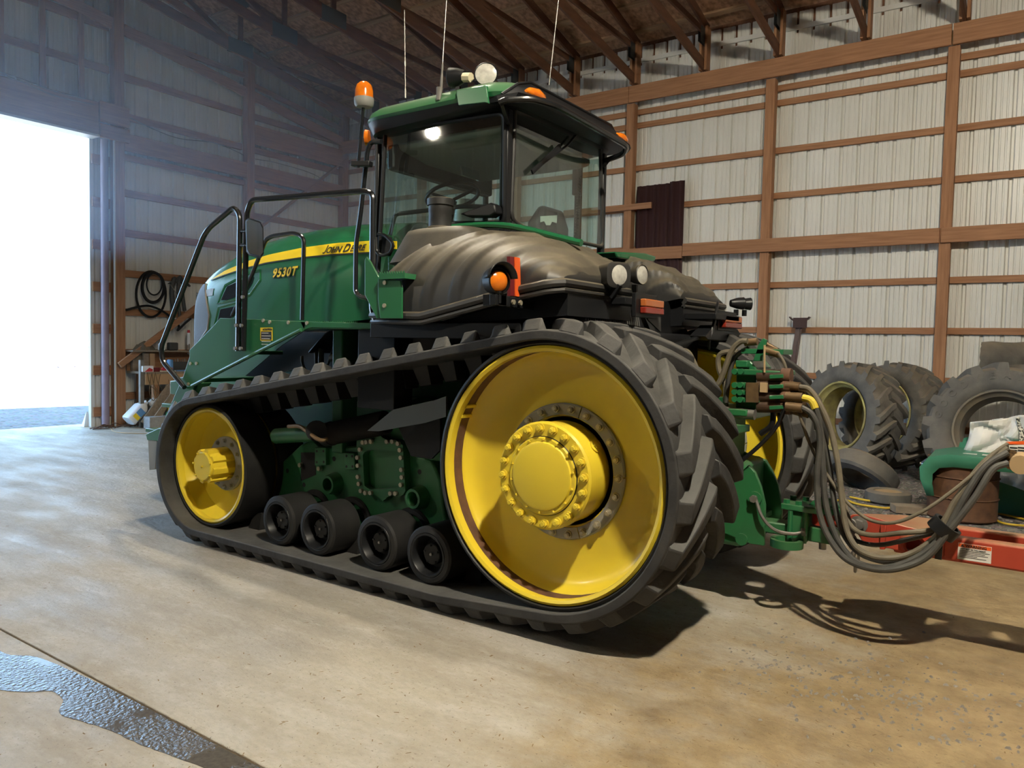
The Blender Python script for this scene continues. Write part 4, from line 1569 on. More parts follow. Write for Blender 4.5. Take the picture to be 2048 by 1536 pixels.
# black rear fascia with lamps and vents
rf = MB()
rings = []
for k in range(15):
    t = k / 14
    y = lerp(3.80, 5.30, t)
    e = min(1, min(t, 1 - t) * 7)
    e = math.sin(e * PI / 2)
    z0, zt = 2.995, 3.03 + .12 * e
    xx = -2.80 + .06 * e
    rings.append([(xx - .08, y, z0), (-2.68 + .06 * e, y, z0), (-2.655 + .06 * e, y, z0 + .03), (xx + .02, y, zt), (xx - .08, y, zt)])
rf.loft(rings)
rfo = rf.build('rear_fascia', M['black'], TR, ang=40)
ed = MB()
ed.tube([V(r[3]) + Vector((.004, 0, .004)) for r in rings], .010, 6)
ed.build('fascia_trim', M['black'], rfo)
for p in ((-2.625, 3.98, 3.055), (-2.625, 5.12, 3.055)):
    m = MB()
    rg_ = []
    for s_ in (-1, -.7, 0, .7, 1):
        w = math.sqrt(max(0, 1 - s_ * s_)) if abs(s_) < 1 else .25
        rg_.append([(p[0] - .03 + .05 * w * math.cos(a), p[1] + s_ * .10, p[2] + .042 * w * math.sin(a) + .0) for a in [2 * PI * k / 14 for k in range(14)]])
    m.loft(rg_)
    m.build('amber_marker', M['amber'], rfo)
for y0 in (4.2, 4.93):
    MB().prism([(y0, 3.01), (y0 + .16, 3.01), (y0 + .16, 3.08), (y0, 3.08)], 'X', -2.66, -2.652).build('rear_vent', M['cab'], rfo)
fm = MB()
fm.lathe([(0, -.02), (.05, -.015), (.055, .01), (0, .02)], (RX0 + .10, RY0 + .02, 2.93), (-1, -.6, 0), 16)
fm.build('amber_marker', M['amber'], roof)
gt = MB()
gt.tube(round_path([(-2.76,3.76,2.971), (-2.72,3.766,2.981), (-2.6,3.854,2.994), (-2.52,4.009,2.981), (-2.52,4.969,2.952), (-2.6,5.082,2.93), (-2.8,5.134,2.91)], .12), .02, 10)
gto = gt.build('rear_guard_rail', M['tube'], TR)
MB().beam((-2.75,3.762,2.976), (-2.79,3.9,2.877), .022, .022).build('guard_bracket', M['tube'], gto)
MB().beam((-2.75,5.15,2.926), (-2.79,5.119,2.861), .022, .022).build('guard_bracket', M['tube'], gto)

# work lights on their bracket
lb = MB()
lb.prism([(-3.09,3.097),(-2.864,3.089),(-2.842,2.978),(-2.873,2.989),(-3.076,3.003),(-3.084,3.032),(-3.093,3.073)], 'Y', 3.755, 3.77)
lb.prism([(-3.106,3.106),(-2.879,3.097),(-2.866,3.059),(-3.106,3.075)], 'Y', 3.77, 3.92)
lbo = lb.build('light_bracket', M['green'], TR, bev=.003)


def work_light(c, d, r, depth, squash=1.0, body=M['black'], lens=True):
    c, d = V(c), V(d).normalized()
    m = MB()
    m.lathe([(0, -depth), (r * .55, -depth * .95), (r * .9, -depth * .45), (r, -.006), (r * 1.03, 0), (r * .96, .006), (r * .93, 0)], c, d, 28)
    o = m.build('work_light', body, TR)
    m = MB()
    m.lathe([(0, .010), (r * .5, .008), (r * .94, 0)], c, d, 28)
    m.build('light_lens', M['lens'], o)
    m = MB()
    m.beam(c - d * depth * .5 - Vector((0, 0, r)), c - d * depth * .5 - Vector((0, 0, r + .045)), .03, .02, (0, 1, 0))
    m.build('light_stalk', M['black'], o)
    return o


work_light((-2.946,3.86,3.202), (.50, -.85, .05), .072, .09)
work_light((-3.228,3.86,3.228), (-1, -.2, 0), .062, .11)
MB().cyl((-3.121,3.86,3.212), (-3.064,3.86,3.202), .03, 8).build('light_connector', M['cream'], TR)
# antennas
for a, b in (((811, 195), (809, 20)), ((1098, 168), (1120, 5))):
    pass
an = MB()
a_, b_ = V((-3.941,4.2,3.311)), V((-3.964,4.2,3.946))
an.tube([a_, b_], .0035, 6)
an.tube([a_, a_.lerp(b_, .10)], .007, 6)
an.tube([a_.lerp(b_, .36), a_.lerp(b_, .42)], .007, 6)
an.build('antenna', M['steel'], TR)
an = MB()
a_, b_ = V((-3.262,3.8,3.091)), V((-3.268,3.85,3.724))
b_ = a_ + (b_ - a_) * 1.15
an.tube([a_, b_], .003, 6)
an.tube([a_.lerp(b_, .05), a_.lerp(b_, .30)], lambda t: .010 - .004 * t, 8)
an.tube([a_ + Vector((0, -.01, .06)), a_ + Vector((0, -.02, -.02))], lambda t: .022 - .008 * t, 8)
an.build('antenna', M['steel'], TR)
an = MB()
a_, b_ = V((-2.953,4.6,3.347)), V((-2.895,4.6,3.882))
an.tube([a_, a_ + (b_ - a_) * 1.2], .0032, 6)
an.build('antenna', M['steel'], TR)
# beacon on the front grab rail
rail('door_grab_rail', [(-3.702,3.72,2.857),(-3.801,3.72,2.866),(-3.833,3.72,2.817),(-3.889,3.72,2.42),(-3.934,3.72,2.186),(-3.933,3.72,1.86),(-3.879,3.72,1.828),(-3.811,3.72,1.817)], .017, .06)
bc = MB()
bp0, bp1 = V((-3.859,3.66,2.691)), V((-3.814,3.66,3.091))
bc.tube([bp0, bp1], .011, 8)
bco = bc.build('beacon_pole', M['tube'], TR)
MB().beam(V((-3.913,3.66,2.721)), V((-3.767,3.69,2.71)), .05, .035).build('pole_clamp', M['black'], bco, bev=.006)
c_ = V((-3.809,3.66,3.09))
m = MB()
m.lathe([(0, -.012), (.05, -.008), (.062, .005), (.066, .03), (.066, .05), (0, .05)], c_, (0, 0, 1), 28)
m.build('beacon_base', M['grey'], bco)
m = MB()
m.lathe([(.062, .048), (.060, .10), (.050, .135), (.03, .155), (0, .162)], c_, (0, 0, 1), 28)
m.build('beacon_lens', M['amber'], bco)

# ---- lamps at the back of the tanks
arm = MB()
arm.prism([(3.076,1.773),(3.413,1.763),(3.776,1.751),(3.806,1.695),(3.416,1.71),(3.078,1.718)], 'X', -2.30, -2.26)
armo = arm.build('lamp_arm', M['black'], TR, bev=.004)
MB().prism([(3.103,1.773),(3.167,1.779),(3.169,1.719),(3.105,1.718)], 'X', -2.36, -2.26).build('arm_end', M['black'], armo)
for p in [(-2.25,3.208,1.74),(-2.25,3.271,1.739),(-2.25,3.447,1.733),(-2.25,3.599,1.73)]:
    MB().cyl(p, V(p) + Vector((.012, 0, 0)), .013, 8).build('arm_bolt', M['bolt'], armo)
c_ = V((-2.27,3.107,1.839))
m = MB()
m.lathe([(.062, -.05), (.066, .015), (.06, .02), (.058, -.04), (0, -.05)], c_, (1, -.35, 0), 28, closed=False)
lo_ = m.build('turn_lamp', M['black'], armo)
m = MB()
m.lathe([(.058, -.05), (.085, .05)], c_ + Vector((0, 0, .008)), (1, -.35, 0), 20, a0=-1.5, a1=1.5)
m.build('lamp_visor', M['black'], lo_, solid=.004)
m = MB()
m.lathe([(0, .03), (.03, .026), (.052, .008), (.056, -.01)], c_, (1, -.35, 0), 28)
m.build('amber_lens', M['amber'], lo_)
MB().beam(c_ - Vector((0, 0, .05)), c_ - Vector((0, 0, .11)), .03, .02, (0, 1, 0)).build('lamp_foot', M['black'], lo_)
fx = [(3.206,1.972),(3.251,1.974),(3.263,1.775),(3.218,1.772)]
MB().prism(fx, 'X', -2.29, -2.27).build('marker_strip', M['maroon'], armo)
fx = [(3.243,1.973),(3.289,1.973),(3.306,1.772),(3.255,1.774)]
MB().prism(fx, 'X', -2.29, -2.265).build('marker_strip', M['orange'], armo, label='orange upright reflector')
# the square and the round work light on each tank corner
sq = MB()
c_ = V((-1.97,3.832,1.922))
d_ = Vector((.9, -.35, 0)).normalized()
sx = Vector((0, 0, 1)).cross(d_).normalized()
rings = []
for t, k in ((-.16, .75), (-.05, .97), (0, 1.0), (.004, .86)):
    r = []
    for i in range(24):
        a = 2 * PI * i / 24
        ca, sa = math.cos(a), math.sin(a)
        r.append(c_ + d_ * t + sx * (.088 * k * math.copysign(abs(ca) ** .55, ca)) + Vector((0, 0, .072 * k * math.copysign(abs(sa) ** .55, sa))))
    rings.append(r)
sq.loft(rings)
sqo = sq.build('work_light', M['plastic'], TR, ang=40)
m = MB()
m.lathe([(0, .014), (.035, .012), (.056, .004)], c_, d_, 24)
m.build('light_lens', M['lens'], sqo)
MB().beam(c_ - Vector((0, 0, .05)), c_ - Vector((.05, 0, .12)), .04, .03, (0, 1, 0)).build('light_stalk', M['black'], sqo)
work_light((-1.97,4.124,1.95), (.98, -.2, 0), .058, .10, body=M['plastic'])
work_light((-1.85,5.581,1.862), (.75, .65, 0), .045, .10)
work_light((-1.82,5.649,1.862), (.8, .6, 0), .045, .08)
MB().box(-2.02, -1.93, 3.84, 4.22, 1.76, 1.80).build('light_shelf', M['black'], TR, bev=.004)
MB().box(-2.02, -1.80, 4.9, 5.36, 1.72, 1.76).build('light_shelf', M['black'], TR, bev=.004)
for (pa, pm, pb) in (((1292, 597), (1292, 613), (1329, 631)), ((1452, 630), (1452, 642), (1484, 658))):
    X0 = -1.80
    a, mm, b = ((-1.8,3.826,1.789), (-1.8,3.829,1.746), (-1.8,4.07,1.708)) if pa[0] < 1400 else ((-1.8,5.089,1.756), (-1.8,5.094,1.709), (-1.8,5.429,1.671))
    t = MB().box(-1.835, X0, a[1], b[1], mm[2], a[2]).build('tail_lamp', M['tail_amber'], TR, bev=.006, label='amber and red tail lamp')
    MB().box(-1.835, X0 + .001, a[1], b[1], b[2], mm[2]).build('red_lens', M['red'], t, bev=.006)
    MB().box(-1.86, -1.835, a[1] - .05, b[1] - .02, b[2] - .02, a[2] + .03).build('lamp_bracket', M['black'], t, bev=.004)
MB().prism([(3.967,1.701),(4.164,1.703),(4.171,1.616),(3.995,1.679)], 'X', -1.87, -1.86).build('lamp_plate', M['plastic'], TR)
MB().prism([(5.003,1.685),(5.456,1.672),(5.525,1.637),(5.339,1.583),(4.875,1.582),(4.819,1.607)], 'X', -1.95, -1.84).build('control_box', M['black'], TR, bev=.006)
# dark screen and struts between the tanks
scr = MB()
for k in range(26):
    y = 3.70 + k * .027
    scr.tube([(-2.12, y, 1.78), (-2.08, y + .02, 1.52)], .004, 5)
scr.build('cooler_fins', M['steel'], TR)
MB().box(-2.35, -2.14, 3.66, 5.2, 1.30, 1.84).build('cooler', M['black'], TR)
MB().beam((-1.95, 4.12, 1.72), (-1.98, 4.6, 1.34), .03, .05).build('frame_strut', M['black'], TR)
MB().beam((-1.9,4.254,1.511), (-1.9,4.932,1.609), .03, .02).build('frame_strut', M['black'], TR)
cb = MB()
for dz in (0, .03, .055):
    cb.tube(smooth_path([(-1.9, 5.20, 1.80 + dz), (-1.86, 5.08, 1.77 + dz), (-1.84, 4.98, 1.68 + dz * .6), (-1.85, 4.93, 1.58 + dz * .3), (-1.87, 4.98, 1.52)], 6), .009, 6)
cb.build('lamp_cable', M['black'], TR)
# front fender arch, hoses and fittings behind the walkway
fa = MB()
path = [(-4.556,3.95,1.433),(-4.38,3.95,1.569),(-4.23,3.95,1.625),(-4.115,3.95,1.578),(-4,3.95,1.446),(-3.857,3.95,1.289)]
ps = smooth_path(path, 6)
fa.loft([[p + Vector((0, dy, 0)) for p in ps] for dy in (-.11, .11)], False, False)
fa.build('fender_arch', M['black'], TR, solid=.012)
MB().prism([(-4.28,1.269),(-4.207,1.329),(-3.711,1.428),(-3.701,1.388),(-4.144,1.289),(-4.174,1.187),(-4.279,1.168)], 'Y', 3.75, 3.80).build('engine_bracket', M['green'], TR, bev=.006)
MB().prism([(-4.101,1.575),(-4.004,1.576),(-4.001,1.399),(-4.098,1.382)], 'Y', 3.82, 3.86).build('engine_bracket', M['green'], TR, bev=.006)
MB().prism([(-4.047,1.561),(-3.987,1.575),(-3.664,1.327),(-3.729,1.304)], 'Y', 3.78, 3.80).build('fender_strap', M['dgreen'], TR, bev=.003)
MB().tube([(-4.913,3.86,1.225),(-4.764,3.86,1.27),(-4.653,3.86,1.252),(-4.549,3.86,1.169),(-4.515,3.86,1.106)], .03, 10).build('engine_pipe', M['green'], TR)
MB().prism([(-4.323,1.494),(-4.228,1.518),(-4.206,1.459),(-4.226,1.4),(-4.301,1.398)], 'Y', 3.86, 3.92).build('valve_body', M['rust'], TR, bev=.006)
MB().box(-3.62, -3.1, 3.86, 3.92, 1.15, 1.28).build('engine_bracket', M['dgreen'], TR, bev=.01)
hz = MB()
for x0, x1, r in ((632, 634, .016), (641, 642, .022), (604, 618, .011), (609, 625, .010)):
    hz.tube(smooth_path([(-4.543,3.9,1.452), (-4.537,3.9,1.396), (-4.53,3.9,1.301)] if x0 == 632 else
                        [(-4.482,3.9,1.465), (-4.487,3.9,1.397), (-4.485,3.9,1.303)] if x0 == 641 else
                        [(-4.703,3.9,1.403), (-4.691,3.9,1.334), (-4.621,3.9,1.267), (-4.496,3.9,1.284)] if x0 == 604 else
                        [(-4.345,3.9,1.486), (-4.377,3.9,1.411), (-4.414,3.9,1.343)], 5), r, 8)
hz.build('hydraulic_lines', M['hose_b'], TR)
MB().box(-4.3, -4.15, 3.85, 3.95, 1.28, 1.36).build('valve_body', M['dgreen'], TR, bev=.006)
MB().cyl((-4.28, 3.82, 1.40), (-4.12, 3.82, 1.40), .03, 12).build('valve_cap', M['brass'], TR)
# ------------------------------------------------------------------ rear hitch and valve stack (parts of the tractor)
hp = MB()
hp.prism([(-1.557,0.75),(-1.44,0.808),(-1.392,0.857),(-1.353,0.818),(-1.315,0.735),(-1.289,0.637),(-1.285,0.4),(-1.366,0.398),(-1.528,0.437),(-1.553,0.631)], 'Y', 4.40, 4.43)
hpo = hp.build('hitch_plate', M['dgreen'], TR, bev=.005)
MB().prism([(-1.705,0.858),(-1.628,0.904),(-1.511,0.861),(-1.413,0.839),(-1.374,0.781),(-1.331,0.692),(-1.302,0.556),(-1.302,0.415),(-1.687,0.355)], 'Y', 4.80, 4.83).build('hitch_plate', M['dgreen'], TR, bev=.005)
MB().box(-2.1, -1.42, 4.42, 4.82, .36, .86).build('rear_case', M['dgreen'], TR, bev=.03)
MB().box(-2.0, -1.55, 4.40, 4.86, .82, 1.16).build('rear_casting', M['dgreen'], TR, bev=.05)
MB().box(-1.75, -1.40, 4.36, 4.80, 1.14, 1.18).build('valve_shelf', M['dgreen'], TR, bev=.006)
MB().prism([(4.114,1.106),(4.49,1.084),(4.495,1.042),(4.152,1.047)], 'X', -1.47, -1.42).build('shelf_bracket', M['dgreen'], TR, bev=.006)
p = (-1.347,4.39,0.669)
MB().cyl((p[0], 4.36, p[2]), (p[0], 4.40, p[2]), .022, 6).build('hitch_bolt', M['steel'], hpo)
MB().cyl((p[0], 4.385, p[2]), (p[0], 4.40, p[2]), .040, 20).build('bolt_boss', M['dgreen'], hpo)
p = (-1.413,4.39,0.419)
MB().cyl((p[0], 4.385, p[2]), (p[0], 4.40, p[2]), .035, 20).build('bolt_boss', M['dgreen'], hpo)
MB().box(-1.62, -1.36, 4.43, 4.80, .50, .53).build('hitch_deck', M['dgreen'], TR, bev=.004)
# swinging drawbar
MB().box(-2.0, -1.16, 4.49, 4.61, .455, .525).build('drawbar', M['dgreen'], TR, bev=.010)
hf = MB()
hf.box(-1.175, -1.065, 4.46, 4.64, .43, .615)
hfo = hf.build('drawbar_support', M['dgreen'], TR, ang=40, bev=.03)
MB().prism([(-1.215, 4.45), (-1.05, 4.44), (-.90, 4.50), (-.89, 4.60), (-1.05, 4.67), (-1.215, 4.66)], 'Z', .615, .65).build('clevis_plate', M['green'], hfo, bev=.006)
MB().prism([(-1.08, .65), (-1.03, .70), (-.94, .70), (-.91, .65)], 'Y', 4.52, 4.55).build('clevis_rib', M['green'], hfo, bev=.004)
MB().box(-1.07, -.92, 4.49, 4.61, .445, .53).build('drawbar_tongue', M['dgreen'], hfo, bev=.008)
for k, (x, y) in enumerate(((-1.19, 4.48), (-1.12, 4.47), (-1.19, 4.62), (-1.12, 4.63))):
    MB().cyl((x, y, .65), (x, y, .672), .020, 6).build('cap_screw', M['green'], hfo)
MB().cyl((-1.0, 4.55, .40), (-1.0, 4.55, .72), .020, 14).build('hitch_pin', M['steel'], hfo)
MB().lathe([(.065, -.022), (.09, -.022), (.09, .022), (.065, .022)], (-1.165, 4.42, .435), (0, 0, 1), 28, closed=True).build('hammer_strap', M['dgreen'], hfo)
for x, y in ((-1.16, 4.455), (-1.08, 4.455)):
    MB().cyl((x, y, .44), (x, y, .615), .014, 8).build('support_bolt', M['green'], hfo)
ch = MB()
ch.tube(smooth_path([(-1.332,4.37,0.665), (-1.288,4.36,0.572), (-1.221,4.38,0.507), (-1.135,4.42,0.49), (-1.083,4.45,0.504)], 6), .010, 8)
ch.cyl((-1.091,4.45,0.503), (-1.07,4.45,0.506), .024, 10)
ch.build('safety_cable', M['steel'], TR)

# stack of remote valves
VY = 4.42
sp_ = MB()
for z0, z1, x0, x1 in ():
    pass
vs = thing_valve = None
vb = MB()
vb.prism([(-1.491,1.456),(-1.412,1.464),(-1.376,1.422),(-1.365,1.125),(-1.487,1.116)], 'Y', VY, VY + .30)
vst = vb.build('valve_stack', M['green'], TR, bev=.008, label='green hydraulic valve stack')
for (x0, y0, x1, y1) in ((1466, 738, 1532, 752), (1466, 765, 1518, 777), (1466, 780, 1518, 791), (1466, 794, 1518, 806), (1474, 720, 1498, 734)):
    a, b = (x0, y0), (x1, y1)
for pr in ([(-1.491,1.413),(-1.223,1.408),(-1.222,1.38),(-1.489,1.375)], [(-1.488,1.335),(-1.337,1.336),(-1.336,1.301),(-1.486,1.3)],
           [(-1.486,1.291),(-1.336,1.296),(-1.334,1.262),(-1.485,1.259)], [(-1.485,1.247),(-1.334,1.253),(-1.333,1.222),(-1.483,1.215)], [(-1.481,1.462),(-1.411,1.462),(-1.41,1.421),(-1.48,1.419)]):
    MB().prism(pr, 'Y', VY - .05, VY + .26).build('valve_section', M['green'], vst, bev=.006)
for p in [(-1.477,4.36,1.396),(-1.442,4.36,1.398),(-1.474,4.36,1.318),(-1.442,4.36,1.32),(-1.473,4.36,1.278),(-1.441,4.36,1.277),(-1.471,4.36,1.237),(-1.439,4.36,1.236)]:
    MB().cyl((p[0], VY - .075, p[2]), (p[0], VY - .04, p[2]), .017, 12).build('valve_knob', M['green'], vst)
MB().prism([(-1.411,1.336),(-1.34,1.336),(-1.335,1.225),(-1.407,1.224)], 'Y', VY - .062, VY - .05).build('worn_plate', M['brass'], vst)
# couplers reaching back towards the implement
for i, zpx in enumerate((752, 773, 794, 814)):
    pass
for a, b in zip([(-1.356,4.4,1.374),(-1.354,4.4,1.317),(-1.352,4.4,1.257),(-1.35,4.4,1.199)], [(-1.2,4.4,1.381),(-1.198,4.4,1.325),(-1.195,4.4,1.266),(-1.193,4.4,1.209)]):
    m = MB()
    m.cyl(a, b, .036, 14)
    co = m.build('coupler_body', M['coupler'], vst)
    m = MB()
    m.beam(V(a) + Vector((.08, -.05, .0)), V(b) + Vector((0, -.05, 0)), .012, .022)
    m.build('coupler_lever', M['green'], co, bev=.003)
    m = MB()
    m.cyl(V(b) + Vector((-.02, 0, 0)), V(b) + Vector((.03, 0, 0)), .045, 14)
    m.build('dust_collar', M['rust'], co)
MB().cyl((-1.572,4.4,1.156), (-1.365,4.4,1.152), .032, 14).build('cylinder_pin', M['steel'], TR)
MB().box(-1.72, -1.58, 4.36, 4.5, 1.19, 1.24).build('pin_clip', M['green'], TR, bev=.004)
ub = MB()
ub.prism([(-1.389,1.459),(-1.363,1.552),(-1.336,1.592),(-1.313,1.581),(-1.328,1.524),(-1.337,1.461)], 'Y', 4.40, 4.42)
ub.box(-1.46, -1.22, 4.40, 4.60, 1.50, 1.53)
ub.build('upper_bracket', M['green'], vst, bev=.003)
for a, b, r in (((-1.445,4.42,1.565), (-1.373,4.42,1.572), .022), ((-1.328,4.42,1.524), (-1.243,4.42,1.503), .025), ((-1.339,4.45,1.564), (-1.266,4.45,1.526), .012)):
    MB().cyl(a, b, r, 12).build('hose_fitting', M['brass'], vst)
tt = MB()
tt.tube([(-1.314,4.36,1.552), (-1.308,4.36,1.397)], .006, 6)
tt.box((-1.308,4.36,1.397)[0] - .02, (-1.308,4.36,1.397)[0] + .02, 4.35, 4.37, 1.285, 1.34)
tt.build('dust_plug', M['tan'], vst)
# pipes from the tractor to the valves
for pts, r, m_ in (([(1355, 704), (1375, 704), (1392, 735), (1405, 770), (1420, 780), (1440, 765), (1462, 705), (1480, 684), (1495, 682)], .017, 'hose_b'),
                   ([(1445, 810), (1452, 770), (1440, 745), (1436, 718), (1446, 706), (1470, 704)], .016, 'hose_b'),
                   ([(1450, 800), (1458, 750), (1470, 715), (1495, 696)], .014, 'hose')):
    pass
hl_ = lambda pts, r, m_: MB().tube(smooth_path(pts, 6), r, 8).build('hydraulic_pipe', M[m_], TR)
hl_([(-1.842,4.38,1.501),(-1.778,4.38,1.502),(-1.721,4.38,1.411),(-1.677,4.38,1.308),(-1.63,4.38,1.281),(-1.571,4.38,1.337),(-1.512,4.38,1.505),(-1.461,4.38,1.567),(-1.418,4.38,1.573)], .017, 'hose_b')
hl_([(-1.558,4.46,1.177),(-1.569,4.46,1.311),(-1.608,4.46,1.399),(-1.614,4.46,1.473),(-1.582,4.46,1.504),(-1.5,4.46,1.509)], .016, 'hose_b')
hl_([(-1.552,4.44,1.208),(-1.539,4.44,1.357),(-1.507,4.44,1.476),(-1.427,4.44,1.54)], .014, 'hose')
MB().cyl((-1.89,4.38,1.506), (-1.819,4.38,1.501), .026, 10).build('hose_fitting', M['steel'], TR)
hl_([(-1.188,4.36,1.206),(-1.225,4.36,1.105),(-1.318,4.36,0.984),(-1.429,4.36,0.872),(-1.479,4.36,0.808)], .012, 'black')
hl_([(-1.262,4.4,1.191),(-1.269,4.4,1.099),(-1.332,4.4,1.042)], .016, 'black')

# ------------------------------------------------------------------ red implement hitch
DB = thing('implement_drawbar', 'faded red steel tongue of a towed implement hitched behind the tractor', 'implement tongue', (-.2, 5.4, 0))
# the tongue: clevis, front gusset plates, two long rails
P0, P1 = V(-.75, 4.75, .42), V(1.9, 6.1, .40)
rl = MB()
rl.box(-.62, 1.8, 4.42, 4.50, .475, .60)
db = rl.build('tongue_rail', M['implement'], DB, bev=.012)
MB().box(-.62, 1.8, 4.68, 4.76, .475, .60).build('tongue_rail', M['implement'], DB, bev=.012)
MB().prism([(-.80, 4.45), (-.62, 4.42), (-.38, 4.42), (-.38, 4.76), (-.62, 4.76), (-.80, 4.66)], 'Z', .60, .615).build('top_plate', M['implement'], DB, bev=.004)
MB().prism([(-0.848,0.629),(-0.823,0.649),(-0.764,0.658),(-0.617,0.631),(-0.391,0.604),(-0.386,0.497),(-0.48,0.48),(-0.635,0.495),(-0.757,0.491),(-0.805,0.565)], 'Y', 4.405, 4.43).build('side_plate', M['implement'], DB, bev=.004)
MB().prism([(-0.681,0.625),(-0.655,0.629),(-0.654,0.491),(-0.68,0.487)], 'Y', 4.385, 4.41).build('weld_strip', M['implement'], DB, bev=.004)
ey = MB()
ey.tube(smooth_path([(-.96, 4.55, .572), (-.90, 4.55, .57), (-.82, 4.55, .565), (-.70, 4.55, .55)], 5), lambda t: .03 + .024 * t, 14)
ey.lathe([(.026, -.03), (.062, -.03), (.062, .03), (.026, .03)], (-1.0, 4.55, .572), (0, 0, 1), 24, closed=True)
ey.build('hitch_eye', M['implement'], DB)
p = V((-0.79,4.4,0.601))
m = MB()
m.cyl(p + Vector((0, .04, 0)), p, .046, 20)
m.cyl(p, p + Vector((0, -.03, 0)), .030, 6)
m.build('hitch_bolt', M['steel'], DB)
p = V((-0.529,4.38,0.548))
m = MB()
m.lathe([(.040, -.06), (.052, -.06), (.052, .12), (.040, .12)], p, (-.35, 1, 0), 24, closed=True)
m.build('cross_pipe', M['implement'], DB)
dd, nn, uu = Vector((1, 0, 0)), Vector((0, -1, 0)), Vector((0, 0, 1))
cen = V((-0.255,4.42,0.533))
K = .72
qd = lambda a0, a1, b0, b1, off: [cen + dd * a0 * K + uu * b0 * K + nn * off, cen + dd * a1 * K + uu * b0 * K + nn * off, cen + dd * a1 * K + uu * b1 * K + nn * off, cen + dd * a0 * K + uu * b1 * K + nn * off]
m = MB()
m.loft([qd(-.100, .100, -.055, .06, -.001), qd(-.100, .100, -.055, .06, .001)])
wl = m.build('warning_decal', M['label'], DB, label='white and orange warning decal')
m = MB()
m.loft([qd(-.098, .098, .033, .057, .001), qd(-.098, .098, .033, .057, .0016)])
m.build('decal_header', M['orange'], wl)
text_mesh('WARNING', .026 * K, 'decal_text', M['ink'], wl, cen + (dd * -.055 + uu * .036) * K + nn * .002, dd, uu, off=.0006)
m = MB()
o_ = cen + nn * .002 + uu * .036 * K
m.add([o_ - dd * .085 * K, o_ - dd * .062 * K, o_ - dd * .074 * K + uu * .02 * K], [(0, 1, 2)])
m.build('warning_triangle', M['ink'], wl)
text_mesh('UNIT MAY BE TAIL-HEAVY', .0132 * K, 'decal_text', M['ink'], wl, cen + (dd * -.088 + uu * .017) * K + nn * .002, dd, uu, off=.0002)
for i, n in enumerate((1, .85, .95, .6, .9)):
    m = MB()
    m.loft([qd(-.09, -.09 + .18 * n, .006 - i * .011, .010 - i * .011, .001), qd(-.09, -.09 + .18 * n, .006 - i * .011, .010 - i * .011, .0017)])
    m.build('decal_line', M['ink'], wl)
# hose post with its tan bracket
pb = MB()
pb.prism([(-0.145,1.103),(-0.022,1.119),(-0.015,0.972),(-0.125,0.972),(-0.141,0.98)], 'Y', 4.380, 4.410)
hb = pb.build('hose_bracket', M['tan'], DB, bev=.004)
MB().prism([(-0.147,1.106),(-0.075,1.117),(-0.012,1.118),(-0.012,1.108),(-0.138,1.092),(-0.136,1.053),(-0.147,1.057)], 'Y', 4.365, 4.380).build('bracket_edge', M['orange'], hb)
MB().prism([(-0.134,1.098),(-0.074,1.101),(-0.073,1.063),(-0.132,1.059)], 'Y', 4.365, 4.370).build('hose_decal', M['label'], hb)
for i in range(3):
    a = (-0.13,4.365,1.091)
    MB().box(a[0], a[0] + .03, 4.363, 4.365, a[2] - .012 - i * .013, a[2] - .006 - i * .013).build('decal_line', M['ink'], hb)
    a = (-0.098,4.365,1.094)
    MB().box(a[0], a[0] + .03, 4.363, 4.365, a[2] - .012 - i * .013, a[2] - .006 - i * .013).build('decal_line', M['ink'], hb)
p = V((-0.121,4.36,1.047))
m = MB()
m.cyl(p, p + Vector((0, -.02, 0)), .026, 14)
m.cyl(p + Vector((0, -.02, 0)), p + Vector((0, -.04, 0)), .016, 6)
m.build('clamp_bolt', M['brass'], hb)
MB().cyl(((-0.082,4.36,1.022)[0], 4.380, (-0.082,4.36,1.022)[2]), ((-0.082,4.36,1.022)[0], 4.280, (-0.082,4.36,1.022)[2] - .01), .045, 16).build('hose_socket', M['tan'], hb)
MB().box(.005, .065, 4.40, 4.46, .59, 1.0).build('hose_post', M['implement'], DB, bev=.004)

# hanging chain at the hitch
CH = thing('safety_chain', 'short rusty chain with a steel shackle hanging below the red tongue', 'chain', (-0.789,4.36,0.403))
ck = MB()
for i, (zp, rot) in enumerate(((1082, 0), (1096, 1), (1112, 0), (1128, 1))):
    pass
for i, c_ in enumerate([(-0.814,4.36,0.591),(-0.81,4.36,0.551),(-0.806,4.36,0.508),(-0.799,4.36,0.469),(-0.793,4.36,0.43),(-0.789,4.36,0.39)]):
    d_ = Vector((1, 0, 0)) if i % 2 == 0 else Vector((0, 1, 0))
    L_ = []
    for k in range(16):
        a = 2 * PI * k / 16
        L_.append(V(c_) + d_ * (.018 * math.cos(a)) + Vector((0, 0, .036 * math.sin(a))))
    m = MB()
    m.tube(L_, .0075, 6, closed=True)
    m.build('chain_link', M['steel'], CH)

